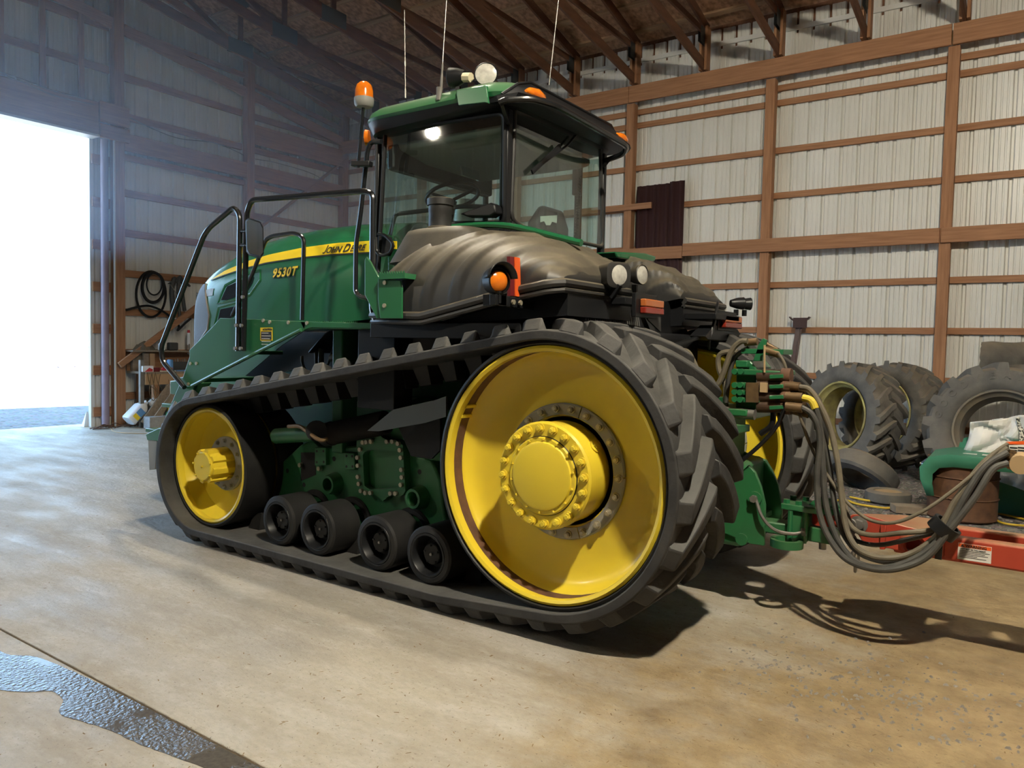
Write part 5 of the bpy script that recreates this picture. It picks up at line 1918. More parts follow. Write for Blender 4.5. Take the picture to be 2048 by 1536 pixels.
# ------------------------------------------------------------------ hydraulic hoses from the valve couplers to the tongue
HG = 'hydraulic hoses looping from the valve couplers to the red tongue'
HOSES = []
HOSES.append(('brown dusty hose from the top coupler, outermost of the hanging loop', [(-1.192,4.38,1.328),(-1.116,4.377,1.324),(-1.048,4.374,1.297),(-0.954,4.371,1.126),(-0.893,4.339,0.918),(-0.859,4.304,0.739),(-0.821,4.268,0.591),(-0.757,4.233,0.508),(-0.642,4.197,0.49),(-0.516,4.223,0.527),(-0.406,4.252,0.634),(-0.335,4.281,0.813),(-0.24,4.311,0.979),(-0.136,4.34,1.081)], 0.0155, 'hose_b', 'tan'))
HOSES.append(('grey hose with the yellow sleeve from the second coupler', [(-1.179,4.34,1.269),(-1.09,4.338,1.269),(-1.036,4.336,1.245),(-0.992,4.334,1.125),(-0.962,4.304,0.914),(-0.93,4.27,0.708),(-0.856,4.236,0.538),(-0.751,4.201,0.446),(-0.595,4.167,0.459),(-0.448,4.194,0.552),(-0.358,4.224,0.684),(-0.287,4.255,0.86),(-0.219,4.285,0.992),(-0.135,4.316,1.062)], 0.016, 'hose', 'yhose'))
HOSES.append(('grey hose from the third coupler, lowest in the loop', [(-1.169,4.31,1.216),(-1.081,4.309,1.213),(-1.019,4.308,1.166),(-0.983,4.307,1.047),(-0.983,4.278,0.834),(-0.953,4.244,0.655),(-0.88,4.211,0.526),(-0.778,4.178,0.449),(-0.609,4.145,0.446),(-0.448,4.172,0.525),(-0.352,4.204,0.672),(-0.254,4.235,0.843),(-0.191,4.267,0.978),(-0.132,4.298,1.014)], 0.016, 'hose', 'brass'))
HOSES.append(('brown hose with flattened loop, passing in front of the red side plate', [(-1.2,4.44,1.315),(-1.097,4.435,1.306),(-0.996,4.43,1.173),(-0.925,4.425,0.987),(-0.891,4.392,0.83),(-0.847,4.354,0.679),(-0.801,4.317,0.595),(-0.707,4.28,0.58),(-0.568,4.243,0.62),(-0.421,4.266,0.659),(-0.363,4.294,0.743),(-0.319,4.321,0.846),(-0.235,4.349,0.997),(-0.138,4.376,1.092)], 0.0135, 'hose_b', 'brass'))
HOSES.append(('dark hose in the middle of the bundle, beside the chain', [(-1.189,4.41,1.254),(-1.08,4.406,1.239),(-1.001,4.401,1.092),(-0.944,4.393,0.879),(-0.909,4.353,0.724),(-0.854,4.314,0.572),(-0.749,4.275,0.474),(-0.583,4.235,0.471),(-0.453,4.235,0.565),(-0.358,4.266,0.696),(-0.275,4.296,0.843),(-0.204,4.327,0.979),(-0.135,4.358,1.034)], 0.0145, 'hose', 'brass'))
HOSES.append(('inner dark hose bending below the flattened hose', [(-1.203,4.47,1.194),(-1.083,4.464,1.171),(-1.001,4.457,1.032),(-0.948,4.447,0.816),(-0.896,4.405,0.636),(-0.823,4.364,0.535),(-0.693,4.323,0.522),(-0.549,4.281,0.58),(-0.414,4.279,0.648),(-0.349,4.308,0.732),(-0.303,4.336,0.858),(-0.231,4.365,0.986),(-0.138,4.394,1.066)], 0.0125, 'hose', 'brass'))
HOSES.append(('thin tan hose hanging highest, from the upper fitting to the bracket', [(-1.249,4.4,1.509),(-1.207,4.396,1.442),(-1.144,4.392,1.249),(-1.037,4.384,0.98),(-0.91,4.345,0.807),(-0.819,4.306,0.717),(-0.712,4.267,0.66),(-0.59,4.227,0.673),(-0.461,4.228,0.754),(-0.34,4.259,0.869),(-0.253,4.29,0.968),(-0.187,4.321,1.056),(-0.138,4.352,1.101)], 0.009, 'hose_b', None))
for lab, pts, r, mt, sl in HOSES:
    h = thing('hydraulic_hose', lab, 'hose', pts[0], HG)
    MB().tube(smooth_path(pts, 7), r, 10).build('hose_body', M[mt], h)
    a, b = V(pts[0]), V(pts[1])
    if sl:
        MB().tube([a, a.lerp(b, 1.0)], .026, 12).build('coupler_sleeve', M['brass'], h)
        if sl == 'yhose':
            MB().tube(smooth_path(pts[1:4], 6)[:9], r * 1.25, 10).build('yellow_sleeve', M['yhose'], h, label='yellow protective sleeve')
HT = thing('rubber_strap', 'black rubber strap tying the hose bundle above the red tongue', 'strap', (-0.383,4.25,0.663))
m = MB()
c_ = V((-0.377,4.25,0.674))
m.lathe([(.055, -.03), (.07, -.03), (.07, .03), (.055, .03)], c_, (.6, 0, .8), 20, closed=True)
m.build('strap_loop', M['black'], HT)
MB().beam(c_ + Vector((-.01, -.06, -.02)), V((-0.393,4.22,0.524)), .03, .008, (0, 1, 0)).build('strap_tail', M['black'], HT)
# ------------------------------------------------------------------ clutter by the right-hand wall
def tyre_parts(root, R, r, W, n, mt, rim_mat, rim=True, lug=.045, bar=1.0):
    """Agricultural tyre about the local Y axis, centred on the thing's base."""
    o0 = ROOT[root.name]
    t = MB()
    prof = [(r, -W * .36), (r + .03, -W * .44), (r + (R - r) * .35, -W * .5), (r + (R - r) * .7, -W * .48), (R - lug - .01, -W * .40), (R - lug, -W * .3), (R - lug + .005, 0),
            (R - lug, W * .3), (R - lug - .01, W * .40), (r + (R - r) * .7, W * .48), (r + (R - r) * .35, W * .5), (r + .03, W * .44), (r, W * .36)]
    t.lathe(prof, o0, (0, 1, 0), 64)
    for k in range(n):
        for s in (-1, 1):
            a0 = 2 * PI * (k + .5 * (s > 0)) / n
            rings = []
            for i in range(7):
                u = i / 6
                y = s * lerp(-.03, W * .485, u)
                a = a0 + .30 * u ** 1.2 * 20 / n
                h = R if u < .9 else R - .012
                base = R - lug - .012 if u < .8 else R - lug * 2.2
                wb, wt = lerp(.045, .06, u) * bar, lerp(.028, .036, u) * bar
                q4 = []
                for rr, ww in ((base, -wb), (h, -wt), (h, wt), (base, wb)):
                    aa = a + ww / R
                    q4.append(o0 + Vector((rr * math.sin(aa), y, rr * math.cos(aa))))
                rings.append(q4)
            t.loft(rings, True, True)
    t.build('tyre', mt, root, ang=35)
    if rim:
        m = MB()
        m.lathe([(r + .012, -W * .42), (r + .004, -W * .445), (r - .012, -W * .43), (r - .02, -W * .38), (r - .03, -W * .33), (r - .055, -W * .28), (r - .06, W * .25), (r - .02, W * .38), (r + .01, W * .42), (r - .004, W * .36), (r - .045, W * .2), (r - .04, -W * .25)],
                o0, (0, 1, 0), 64, closed=True)
        m.build('rim', rim_mat, root)


M['rim_y'] = mat('worn yellow rim', (0.52, 0.47, 0.17), .55, col2=(0.20, 0.17, 0.09), nscale=6, namt=1.2)
M['rim_g'] = mat('dusty grey rim', (0.26, 0.22, 0.15), .6, col2=(0.14, 0.13, 0.12), nscale=5)
TG = 'farm tyres standing against the right wall'
t1 = thing('tractor_tire', 'worn tractor tire with yellow rim, standing on edge left of the green fender', 'tire', (-2.02, 10.35, .70), TG)
tyre_parts(t1, .70, .43, .46, 20, M['tyre'], M['rim_y'])
t1.rotation_euler = (math.radians(-6), 0, math.radians(-34))
t2 = dup_thing(t1, (-1.62, 10.95, .71), (math.radians(-8), 0, math.radians(-34)), label='tractor tire standing behind the yellow rimmed tire, mostly hidden by it')
t3 = thing('tractor_tire', 'large dusty tractor tire with grey rim, behind the green fender and plastic film', 'tire', (-.36, 9.75, .68), TG)
tyre_parts(t3, .75, .44, .5, 17, M['tyre'], M['rim_g'], bar=1.15)
t3.rotation_euler = (math.radians(-12), 0, math.radians(-6))

# raised lettering round the sidewall of the grey-rimmed tire
for i, chv in enumerate('GOODYEAR'):
    mbt, wt_ = text_mesh(chv, .105, None, None, None, (0, 0, 0), (1, 0, 0), (0, 1, 0), 0, .004, 1, .006)
    ang_ = math.radians(-78 + i * 13.5)
    o0 = ROOT[t3.name]
    rad_ = .565
    vv = []
    for vx, vy, vz in mbt.v:
        u_, w_ = vx - wt_ / 2, vy + rad_
        vv.append((o0.x + u_ * math.cos(ang_) + w_ * math.sin(ang_), o0.y - .252 - vz, o0.z - u_ * math.sin(ang_) + w_ * math.cos(ang_)))
    mbt.v = vv
    mbt.build('sidewall_letter', M['tyre'], t3, weld=False)

# small smooth tyres lying about
def small_tyre(label, loc, R, r, W, rot, name='small_tire', hub=False):
    t = thing(name, label, 'tire', loc)
    m = MB()
    prof = []
    for k in range(17):
        a = PI * (k / 16) * 1.7 - PI * .35
        prof.append((R - (R - r) * .5 - (R - r) * .5 * math.cos(a + PI) * 1.0, -W * .5 * math.sin(a - PI / 2)))
    m.lathe([(r, -W * .3), (r + .02, -W * .5), (R - .03, -W * .5), (R - .005, -W * .36), (R, 0), (R - .005, W * .36), (R - .03, W * .5), (r + .02, W * .5), (r, W * .3)], loc, (0, 1, 0), 40, closed=True)
    m.build('tread', M['tyre'], t)
    if hub:
        m = MB()
        m.lathe([(0, -W * .42), (r * .5, -W * .45), (r + .02, -W * .4), (r + .02, W * .4), (0, W * .4)], loc, (0, 1, 0), 32)
        h = m.build('wheel_disc', M['tan'], t)
    t.rotation_euler = rot
    return t


small_tyre('bald dark tire lying tilted on the dirt in front of the yellow rimmed tire', (-1.62, 9.25, .18), .36, .2, .20, (math.radians(62), math.radians(28), math.radians(10)))
small_tyre('rounded smooth tire lying behind the hanging hoses', (-2.35, 9.25, .16), .26, .12, .24, (math.radians(50), 0, math.radians(60)))
small_tyre('flat dusty implement wheel with a solid disc lying on the dirt', (-1.28, 8.62, .055), .22, .12, .12, (math.radians(90), 0, 0), 'tire', True)
pk = thing('plank_offcut', 'short dirty plank offcut lying on the dirt left of the rusty drum', 'plank', (-1.0, 8.2, .03))
MB().beam((-1.16, 8.12, .032), (-.62, 8.38, .032), .17, .07).build('plank', M['dirtwood'], pk, bev=.004)

# rusty drum with the green fender on top
dr = thing('steel_drum', 'rusty open steel drum standing under the green sheet-metal fender', 'drum', (-.60, 8.28, 0))
m = MB()
R_d = .29
m.lathe([(0, 0), (R_d, 0), (R_d + .008, .012), (R_d, .025), (R_d, .19), (R_d + .01, .2), (R_d, .21), (R_d, .38), (R_d + .01, .39), (R_d, .40), (R_d, .55), (R_d + .012, .56), (R_d - .005, .565), (R_d - .015, .54), (R_d - .015, .03), (0, .03)], (-.60, 8.28, 0), (0, 0, 1), 48)
m.build('drum_shell', M['rust'], dr)
fd = thing('green_fender', 'weathered green bent sheet-metal fender lying across the rusty drum', 'fender', (-.6, 8.2, .58))
pth = [(.55, .60), (-.70, .61), (-.86, .57), (-.93, .47), (-.92, .36), (-.86, .21)]
m = MB()
y0, y1 = 7.98, 8.62
front = [(x, y0, z) for x, z in pth]
mid = [(x, y1 - .1, z + .015) for x, z in pth]
back = [(x, y1, z - .02) for x, z in pth]
m.loft([front, mid, back], False, False)
lipf = [(.55, y0 - .015, .50), (-.66, y0 - .015, .50), (-.77, y0 - .012, .48), (-.82, y0 - .01, .42), (-.82, y0 - .01, .34), (-.80, y0 - .01, .22)]
m.loft([lipf, front], False, False)
m.build('fender_sheet', M['teal'], fd, ang=25, solid=.006)
for x in (-.60, -.45):
    MB().box(x, x + .11, 8.12, 8.22, .6145, .6165).build('fender_decal', M['label'], fd, label='small faded white decal')
for p in ((-.935, 8.1, .49), (-.925, 8.3, .40), (-.93, 8.15, .38), (-.90, 8.25, .30)):
    MB().cyl(p, V(p) + Vector((-.008, 0, 0)), .010, 8).build('rivet', M['bolt'], fd)
gs = thing('sheet_metal', 'dark green sheet-metal panel leaning on the dirt right of the drum', 'panel', (0, 8.9, .1))
MB().prism([(-0.477,8.75,0.177),(-0.317,8.75,0.124),(0.127,8.75,-0.053),(0.136,8.75,-0.241),(-0.464,8.75,-0.094)] and [(-.42, .33), (-.2, .27), (.5, .02), (.5, 0), (-.42, .0)], 'Y', 8.70, 8.72).build('panel_sheet', M['teal'], gs)
g2 = thing('green_bracket', 'upright green sheet bracket between the grey tire and the plastic film', 'bracket', (-.65, 8.6, .58))
MB().prism([(-0.684,0.532),(-0.665,0.672),(-0.644,0.673),(-0.633,0.714),(-0.534,0.751),(-0.55,0.546)], 'Y', 8.58, 8.60).build('bracket_sheet', M['teal'], g2)


def crumple(name, label, pts, mt, amp, seed, cat='plastic sheet', n=22):
    """Crumpled sheet over a quad of corners, folds from layered noise."""
    from mathutils import noise
    t = thing(name, label, cat, pts[0])
    m = MB()
    a, b, c, d = [V(p) for p in pts]
    rows = []
    for i in range(n + 1):
        r = []
        for j in range(n + 1):
            u, v = i / n, j / n
            p = a * (1 - u) * (1 - v) + b * u * (1 - v) + c * u * v + d * (1 - u) * v
            nz = noise.noise(p * 3.1 + Vector((seed, 0, 0))) * amp + abs(noise.noise(p * 7 + Vector((0, seed, 0)))) * amp * .7
            p = p + Vector((noise.noise(p * 4 + Vector((7, seed, 0))) * amp * .8, -abs(nz), noise.noise(p * 4 + Vector((seed, 9, 3))) * amp * .8))
            r.append(p)
        rows.append(r)
    m.loft(rows, False, False)
    m.build('film', mt, t, ang=18, solid=.004)
    return t


crumple('plastic_film', 'crumpled white plastic film heaped above the green fender', [(-0.583,8.4,0.597),(-0.554,8.4,0.861),(0.069,8.4,1.135),(0.094,8.4,0.596)], M['film'], .15, 3)
crumple('plastic_film', 'crumpled clear-white plastic strip lying inside the grey tire', [(-0.623,8.55,0.587),(-0.496,8.55,0.893),(-0.297,8.55,0.936),(-0.37,8.55,0.612)], M['film'], .07, 11)
crumple('plastic_film', 'white plastic film hanging down right of the rusty drum', [(-0.397,8.9,0.09),(-0.419,8.9,0.397),(0.103,8.9,0.47),(0.129,8.9,-0.08)], M['film'], .07, 23)
sk = crumple('speckled_sack', 'black and white speckled sack at the right edge above the film', [(-0.193,8.35,0.664),(-0.199,8.35,0.961),(0.069,8.35,1.137),(0.091,8.35,0.669)], mat('speckled fibre', (.02, .02, .02), .9, col2=(.7, .66, .58), nscale=60, namt=3), .05, 31, 'sack')

# torn duct on the tyres
du = thing('torn_duct', 'torn grey corrugated duct lying on top of the grey tire', 'duct', (-.2, 10.2, 1.5))
m = MB()
c0, c1 = V(-.62, 10.15, 1.46), V(.75, 11.35, 1.52)
ax = (c1 - c0)
rings = []
from mathutils import noise as _ns
for i in range(15):
    r = []
    t = i / 14
    for k in range(32):
        a = 2 * PI * k / 32
        rr = .20 + .012 * _ns.noise(Vector((math.cos(a) * 1.5, math.sin(a) * 1.5, t * 6))) + (.008 if i in (1, 6) else 0)
        start = 0 if i else .02 * _ns.noise(Vector((a * 4, 1, 2))) + (.06 if k in (20, 22, 25) else 0)
        r.append(c0 + ax * (t + start / 1.7) + Vector((0, math.cos(a) * rr, math.sin(a) * rr)))
    rings.append(r)
m.loft(rings, True, False)
m.build('duct_wall', M['tyre'], du, ang=30, solid=.008)

# steel post leaning on the wall
pt = thing('steel_post', 'rusty brown steel post with a curved saddle on top, leaning on the wall', 'steel post', (-3.041,11.5,1.101))
MB().beam((-3.16, 11.45, .0), (-3.05, 11.86, 1.93), .10, .025, (1, 0, 0)).build('post_web', M['brown'], pt)
MB().beam((-3.17, 11.43, .0), (-3.06, 11.84, 1.93), .025, .09, (1, 0, 0)).build('post_flange', M['brown'], pt)
m = MB()
rings = []
for i in range(9):
    a = lerp(-1.0, 1.0, i / 8)
    rings.append([(-3.06 + .17 * math.sin(a), y, 2.12 - .16 * math.cos(a)) for y in (11.78, 11.9)])
m.loft(rings, False, False)
m.build('saddle', M['brown'], pt, solid=.012)
MB().box(-3.14, -2.94, 11.77, 11.79, 1.87, 2.02).build('saddle_plate', M['brown'], pt)

# brown steel sheets leaning between two posts
SG = 'brown steel sheets leaning between two wall posts'
for i, (x0, x1, zt, yy, lab) in enumerate(((-5.82, -5.42, 4.24, 11.90, 'brown ribbed steel sheet leaning on the wall, left one of the three'),
                                           (-5.46, -5.16, 4.235, 11.875, 'brown ribbed steel sheet leaning on the wall, middle one of the three'),
                                           (-5.21, -4.93, 4.25, 11.85, 'brown ribbed steel sheet leaning on the wall, right one of the three'))):
    t = thing('steel_sheet', lab, 'steel sheet', ((x0 + x1) / 2, yy, 0), SG)
    m = MB()
    pts = []
    x = x0
    while x < x1 - .02:
        for d, h in ((0, 0), (.03, 0), (.045, -.022), (.075, -.022), (.09, 0), (.125, 0)):
            if x + d <= x1:
                pts.append((x + d, h))
        x += .135
    m.loft([[(a, yy + h - .01, 0) for a, h in pts], [(a, yy + h, zt) for a, h in pts]], False, False)
    m.build('sheet', M['brown'], t, ang=20, solid=.003)
bd = thing('nailed_board', 'short wooden board nailed across the post in front of the brown sheets', 'board', (-5.95, 11.80, 3.9))
MB().box(-7.2, -5.50, 11.782, 11.818, 3.84, 3.94).build('board', M['wood_x'], bd, bev=.003)

# yellow rope on the dirt
rp = thing('yellow_rope', 'yellow rope snaking over the dirt behind the red tongue', 'rope', (-1.55,8.153,0))
m = MB()
m.tube(smooth_path([(-1.811,8.044,0.012),(-1.723,8.185,0.012),(-1.633,8.329,0.012),(-1.489,8.194,0.012),(-1.346,8.162,0.012),(-1.215,8.184,0.012),(-1.133,8.377,0.012),(-1.292,8.527,0.012),(-1.444,8.46,0.012),(-1.627,8.539,0.012)], 6), .011, 6)
m.build('rope_strand', M['rope'], rp)
rp = thing('yellow_rope', 'end of a yellow rope lying under the dark green panel', 'rope', (-0.252,8.268,0))
m = MB()
m.tube(smooth_path([(-0.386,8.601,0.012),(-0.306,8.613,0.012),(-0.184,8.549,0.012),(-0.065,8.436,0.012),(0.011,8.248,0.012),(-0.172,8.142,0.012),(-0.288,8.196,0.012),(-0.358,8.455,0.012)], 6), .010, 6)
m.build('rope_strand', M['rope'], rp)

# crushed stone and litter
rng = random.Random(5)


def scatter(name, label, cat, n, area, smin, smax, mt, flat=.6, long=1.0):
    m = MB()
    for k in range(n):
        x, y = area(rng)
        s = rng.uniform(smin, smax)
        a = rng.uniform(0, PI)
        ca, sa = math.cos(a), math.sin(a)
        L_, Wd, H = s * long, s * rng.uniform(.5, .8), s * flat
        z = -.012 if y > 7.6 else 0
        pts = []
        for dx, dy, dz in ((-1, -.6, 0), (1, -.8, 0), (.8, .9, 0), (-.9, .7, 0), (-.5, -.4, 1), (.6, -.3, .9), (.4, .5, 1.1), (-.6, .3, .8)):
            px, py = dx * L_, dy * Wd
            pts.append((x + px * ca - py * sa, y + px * sa + py * ca, z + dz * H))
        m.add(pts, [(3, 2, 1, 0), (4, 5, 6, 7), (0, 1, 5, 4), (1, 2, 6, 5), (2, 3, 7, 6), (3, 0, 4, 7)])
    o = m.build(name, mt, None, ang=10, weld=False)
    tag(o, label, cat, kind='stuff')
    return o


scatter('crushed_stone', 'grey crushed stone strewn over the dirt around the drum and tires', 'gravel', 2600, lambda r: (r.uniform(-4.5, 1.5), r.uniform(7.0, 10.2)), .006, .022, M['pebble'], .7)
scatter('loose_stones', 'loose stones in a drift on the floor below the red tongue', 'gravel', 420, lambda r: (r.gauss(-.55, .35), r.gauss(3.7, .28) + 0), .004, .013, M['pebble'], .7)
scatter('straw_litter', 'bits of straw and dead leaves littered over the concrete floor', 'litter', 1300, lambda r: (r.gauss(-1.2, 1.3), r.uniform(1.2, 5.5)), .0018, .0052, M['straw'], .15, 2.2)
scatter('leaf_litter', 'brown leaf fragments on the floor towards the door', 'litter', 150, lambda r: (r.uniform(-9, -2), r.uniform(.5, 5)), .003, .0085, M['straw'], .15, 1.4)
# ------------------------------------------------------------------ workbench corner by the door
XB = -12.55
wb = thing('workbench', 'cluttered plank workbench against the end wall beside the big door', 'workbench', (-12.6, 8.0, 0))
MB().box(-13.0, -12.40, 7.0, 9.3, .90, .94).build('bench_top', M['dirtwood'], wb, bev=.004)
MB().box(-12.45, -12.41, 7.0, 7.75, .72, .90).build('front_apron', M['card'], wb, bev=.004)
for x in (-12.46, -12.95):
    for y in (7.2, 9.2):
        MB().box(x - .045, x + .045, y - .045, y + .045, 0, .90).build('leg', M['wood_z'], wb, bev=.004)
MB().box(-13.0, -12.72, 6.95, 9.3, 1.27, 1.30).build('shelf_board', M['dirtwood'], wb, bev=.003)
MB().box(-13.02, -13.0, 7.0, 9.3, .94, 1.27).build('back_board', M['wood_y'], wb)
MB().box(-12.98, -12.9, 7.05, 7.28, .94, 1.27).build('shelf_upright', M['dirtwood'], wb)
pw = thing('plywood_sheet', 'brown plywood sheet standing on edge under the workbench', 'plywood', (-12.5, 8.2, 0))
MB().prism([(7.62, 0), (7.40, .80), (8.9, .80), (8.9, 0)], 'X', -12.40, -12.38).build('sheet', M['card'], pw)
db_ = thing('diagonal_brace', 'diagonal wooden brace board rising from the door post over the bench', 'brace board', (-12.85, 7.0, 1.0))
MB().beam((-12.82, 6.78, 1.04), (-12.82, 8.35, 2.20), .05, .10).build('board', M['wood_y'], db_, bev=.004)
BG = 'boards leaning under the bench end'
for i, (ya, za, yb, zb, lab) in enumerate(((6.95, .02, 7.42, .68, 'grey board leaning under the bench end, the wider back one'), (7.02, .02, 7.58, .74, 'pale board leaning under the bench end, the narrow front one'))):
    t = thing('leaning_board', lab, 'board', (-12.3 - .1 * i, ya, 0), BG)
    MB().beam((-12.36 + .09 * (i == 1), ya, za + .04), (-12.36 + .06 * (i == 1), yb, zb), .03, .16 if i == 0 else .10, (0, -.7, .7)).build('board', M['dirtwood'], t, bev=.003)
mp2 = thing('metal_pole', 'grey metal pole standing upright in front of the leaning boards', 'pole', (-12.472,6.961,0))
a = (-12.472,6.961,0)
MB().box(a[0] - .03, a[0] + .03, a[1] - .035, a[1] + .035, 0, 1.14).build('pole', M['steel'], mp2, bev=.006)
cbk = thing('concrete_block', 'grey concrete block on the floor in front of the track nose', 'block', (-12.257,7.075,0))
a = (-12.178,7.047,0)
MB().box(a[0] - .16, a[0] + .04, a[1] - .13, a[1] + .30, 0, .20).build('block', M['conc'], cbk, bev=.01)
# white jug tipped against the pole
jg = thing('plastic_jug', 'white plastic jug with blue and yellow label, tipped against the pole', 'jug', (-12.55, 6.95, .02))
m = MB()
d_ = Vector((0, .72, .69)).normalized()
c_ = V(-12.52, 6.76, .12)
s_ = Vector((0, -.69, .72))
rings = []
for t, kx, kz in ((0, .11, .09), (.02, .125, .105), (.30, .125, .105), (.36, .09, .07), (.40, .035, .035), (.44, .035, .035)):
    rings.append([c_ + d_ * t + Vector((kx * math.copysign(abs(math.cos(a)) ** .6, math.cos(a)), 0, 0)) + s_ * (kz * math.copysign(abs(math.sin(a)) ** .6, math.sin(a))) for a in [2 * PI * k / 20 for k in range(20)]])
m.loft(rings)
jo = m.build('jug_body', M['white'], jg)
e = c_ + Vector((.126, 0, 0))
for t0, t1, mt in ((.07, .14, 'stripe'), (.15, .26, 'blue')):
    m = MB()
    m.loft([[e + d_ * t0 - s_ * .06, e + d_ * t1 - s_ * .06, e + d_ * t1 + s_ * .06, e + d_ * t0 + s_ * .06], [V(p) + Vector((.002, 0, 0)) for p in (e + d_ * t0 - s_ * .06, e + d_ * t1 - s_ * .06, e + d_ * t1 + s_ * .06, e + d_ * t0 + s_ * .06)]])
    m.build('jug_label', M[mt], jo)
pl = thing('clear_bag', 'crumpled clear plastic bag hanging under the bench by the pole', 'plastic bag', (-12.42, 7.15, .35))
m = MB()
from mathutils import noise as _n2
rings = []
for i in range(8):
    t = i / 7
    rings.append([V(-12.45, 7.18, .30 + .22 * t) + Vector((math.cos(a) * .07, math.sin(a) * .09, 0)) * (math.sin(PI * (t * .9 + .08)) * (1 + .5 * _n2.noise(Vector((math.cos(a) * 2, math.sin(a) * 2, t * 4))))) for a in [2 * PI * k / 16 for k in range(16)]])
m.loft(rings)
m.build('bag', M['film'], pl, ang=15)
gb = thing('oil_bucket', 'green bucket with a yellow lid behind the concrete block', 'bucket', (-13.502,7.991,0))
a = (-12.25, 7.42, 0)
m = MB()
m.lathe([(0, .10), (.12, .10), (.145, .13), (.15, .2), (.13, .25), (.12, .255), (0, .255)], a, (0, 0, 1), 28)
bo = m.build('bucket_body', mat('mint green plastic', (.10, .42, .25), .4), gb)
m = MB()
m.lathe([(.105, .255), (.11, .27), (.108, .33), (.08, .36), (0, .37)], a, (0, 0, 1), 28)
m.build('bucket_lid', M['stripe'], gb)
m = MB()
m.lathe([(0, 0), (.1, 0), (.11, .10), (0, .10)], a, (0, 0, 1), 28)
m.build('bucket_base', M['dgreen'], gb)

# things on the bench and the shelf
def item(name, label, cat, x, y, z, d, mt, bev=.004, part='body', group=None):
    t = thing(name, label, cat, (x, y, z), group)
    MB().cbox((x, y, z + d[2] / 2), d).build(part, M[mt], t, bev=bev)
    return t


bx = item('carton', 'white and red carton on the left end of the bench', 'carton', -12.46, 6.92 + .12, .94, (.12, .19, .10), 'white', part='box')
MB().prism([(6.98, .945), (7.12, .945), (7.12, .985), (7.06, 1.01)], 'X', -12.40, -12.398).build('red_print', M['redbox'], bx)
item('tool_case', 'dark red tool case behind the pole on the bench', 'case', -12.46, 7.20, .94, (.10, .11, .07), 'maroon')
item('red_torch', 'red flashlight lying on the bench right of the pole', 'flashlight', -12.44, 7.40, .955, (.06, .20, .055), 'redbox', .02)
item('blue_folder', 'blue flat folder on the bench top', 'folder', -12.50, 7.72, .94, (.14, .28, .018), 'blue')
item('paper_stack', 'pale green paper pad at the front edge of the bench', 'paper', -12.45, 7.38, .94, (.06, .36, .014), 'label')
cbt = thing('clear_bottle', 'clear blue-tinted bottle standing on the bench', 'bottle', (-12.5, 7.42, .94))
MB().lathe([(0, 0), (.05, 0), (.052, .01), (.052, .17), (.04, .19), (0, .19)], (-12.5, 7.49, .955), (0, 0, 1), 20).build('bottle', M['blue'], cbt)
item('socket_case', 'open dark socket case behind the clear bottle', 'case', -12.68, 7.78, .94, (.14, .32, .16), 'cab')
tb = thing('socket_row', 'row of upright chrome sockets on the open case', 'sockets', (-12.66, 7.7, 1.1))
for i in range(7):
    MB().cyl((-12.64, 7.63 + i * .045, 1.10), (-12.64, 7.63 + i * .045, 1.135 + .01 * (i % 3)), .012, 10).build('socket', M['steel'], tb)
for i, (y, w, mt, lab) in enumerate(((7.22, .09, 'dirtwood', 'grey wood offcut standing on the bench below the shelf, left of two'), (7.33, .09, 'card', 'tan wood offcut standing on the bench below the shelf, right of two'))):
    item('wood_offcut', lab, 'offcut', -12.80, y, .95, (.06, w, .30), mt, part='offcut', group='offcuts below the shelf')
item('card_box', 'small white card box on the shelf beside the brace board', 'box', -12.75, 7.48, 1.30, (.06, .10, .12), 'white')
item('dark_jar', 'dark jar with a faded label on the shelf', 'jar', -12.80, 7.72, 1.30, (.12, .16, .14), 'cab', .02)
jn = thing('shelf_rags', 'heap of dusty rags and belts on the left end of the shelf', 'rags', (-12.86, 7.2, 1.3))
m = MB()
rings = []
for i in range(9):
    t = i / 8
    rings.append([V(-12.86, 7.02 + .42 * t, 1.29) + Vector((math.cos(a) * .09, 0, max(0, math.sin(a)) * .16)) * (math.sin(PI * (t * .94 + .03)) * (1 + .5 * _n2.noise(Vector((math.cos(a) * 3, math.sin(a) * 3, t * 7))))) for a in [2 * PI * k / 14 for k in range(14)]])
m.loft(rings)
m.build('rag_heap', M['hose_b'], jn, ang=20)
for i, (y, z0, h, mt, lab) in enumerate(((8.02, 1.40, .22, 'white', 'white caulk tube with a red tip hanging above the shelf'), (8.42, 1.31, .24, 'white', 'white caulk tube standing on the shelf near the hood'))):
    t = thing('caulk_tube', lab, 'caulk tube', (-12.78, y, z0), 'caulk tubes at the shelf')
    MB().cyl((-12.78, y, z0), (-12.78, y, z0 + h), .03, 14).build('tube', M['white'], t)
    MB().cyl((-12.78, y, z0 + h), (-12.78, y, z0 + h + .05), .028, 14, .02).build('tip', M['redbox' if i == 0 else 'ink'], t)
for y in (7.98, 8.16, 8.3, 8.5):
    t = thing('ring_wrench', 'ring spanner hanging from the shelf edge', 'wrench', (-12.70, y, 1.26), 'spanners hanging along the shelf edge')
    MB().lathe([(.018, -.006), (.032, -.006), (.032, .006), (.018, .006)], (-12.70, y, 1.255), (1, 0, 0), 16, closed=True).build('ring', M['steel'], t)
    MB().box(-12.705, -12.695, y - .008, y + .008, 1.28, 1.42).build('shank', M['steel'], t)

# belts hanging on the girts
def loop(mb, yc, zc, ry, rz, r, x, tw=0):
    mb.tube([(x + tw * math.sin(a), yc + ry * math.cos(a), zc + rz * math.sin(a)) for a in [2 * PI * k / 40 for k in range(40)]], r, 6, closed=True)


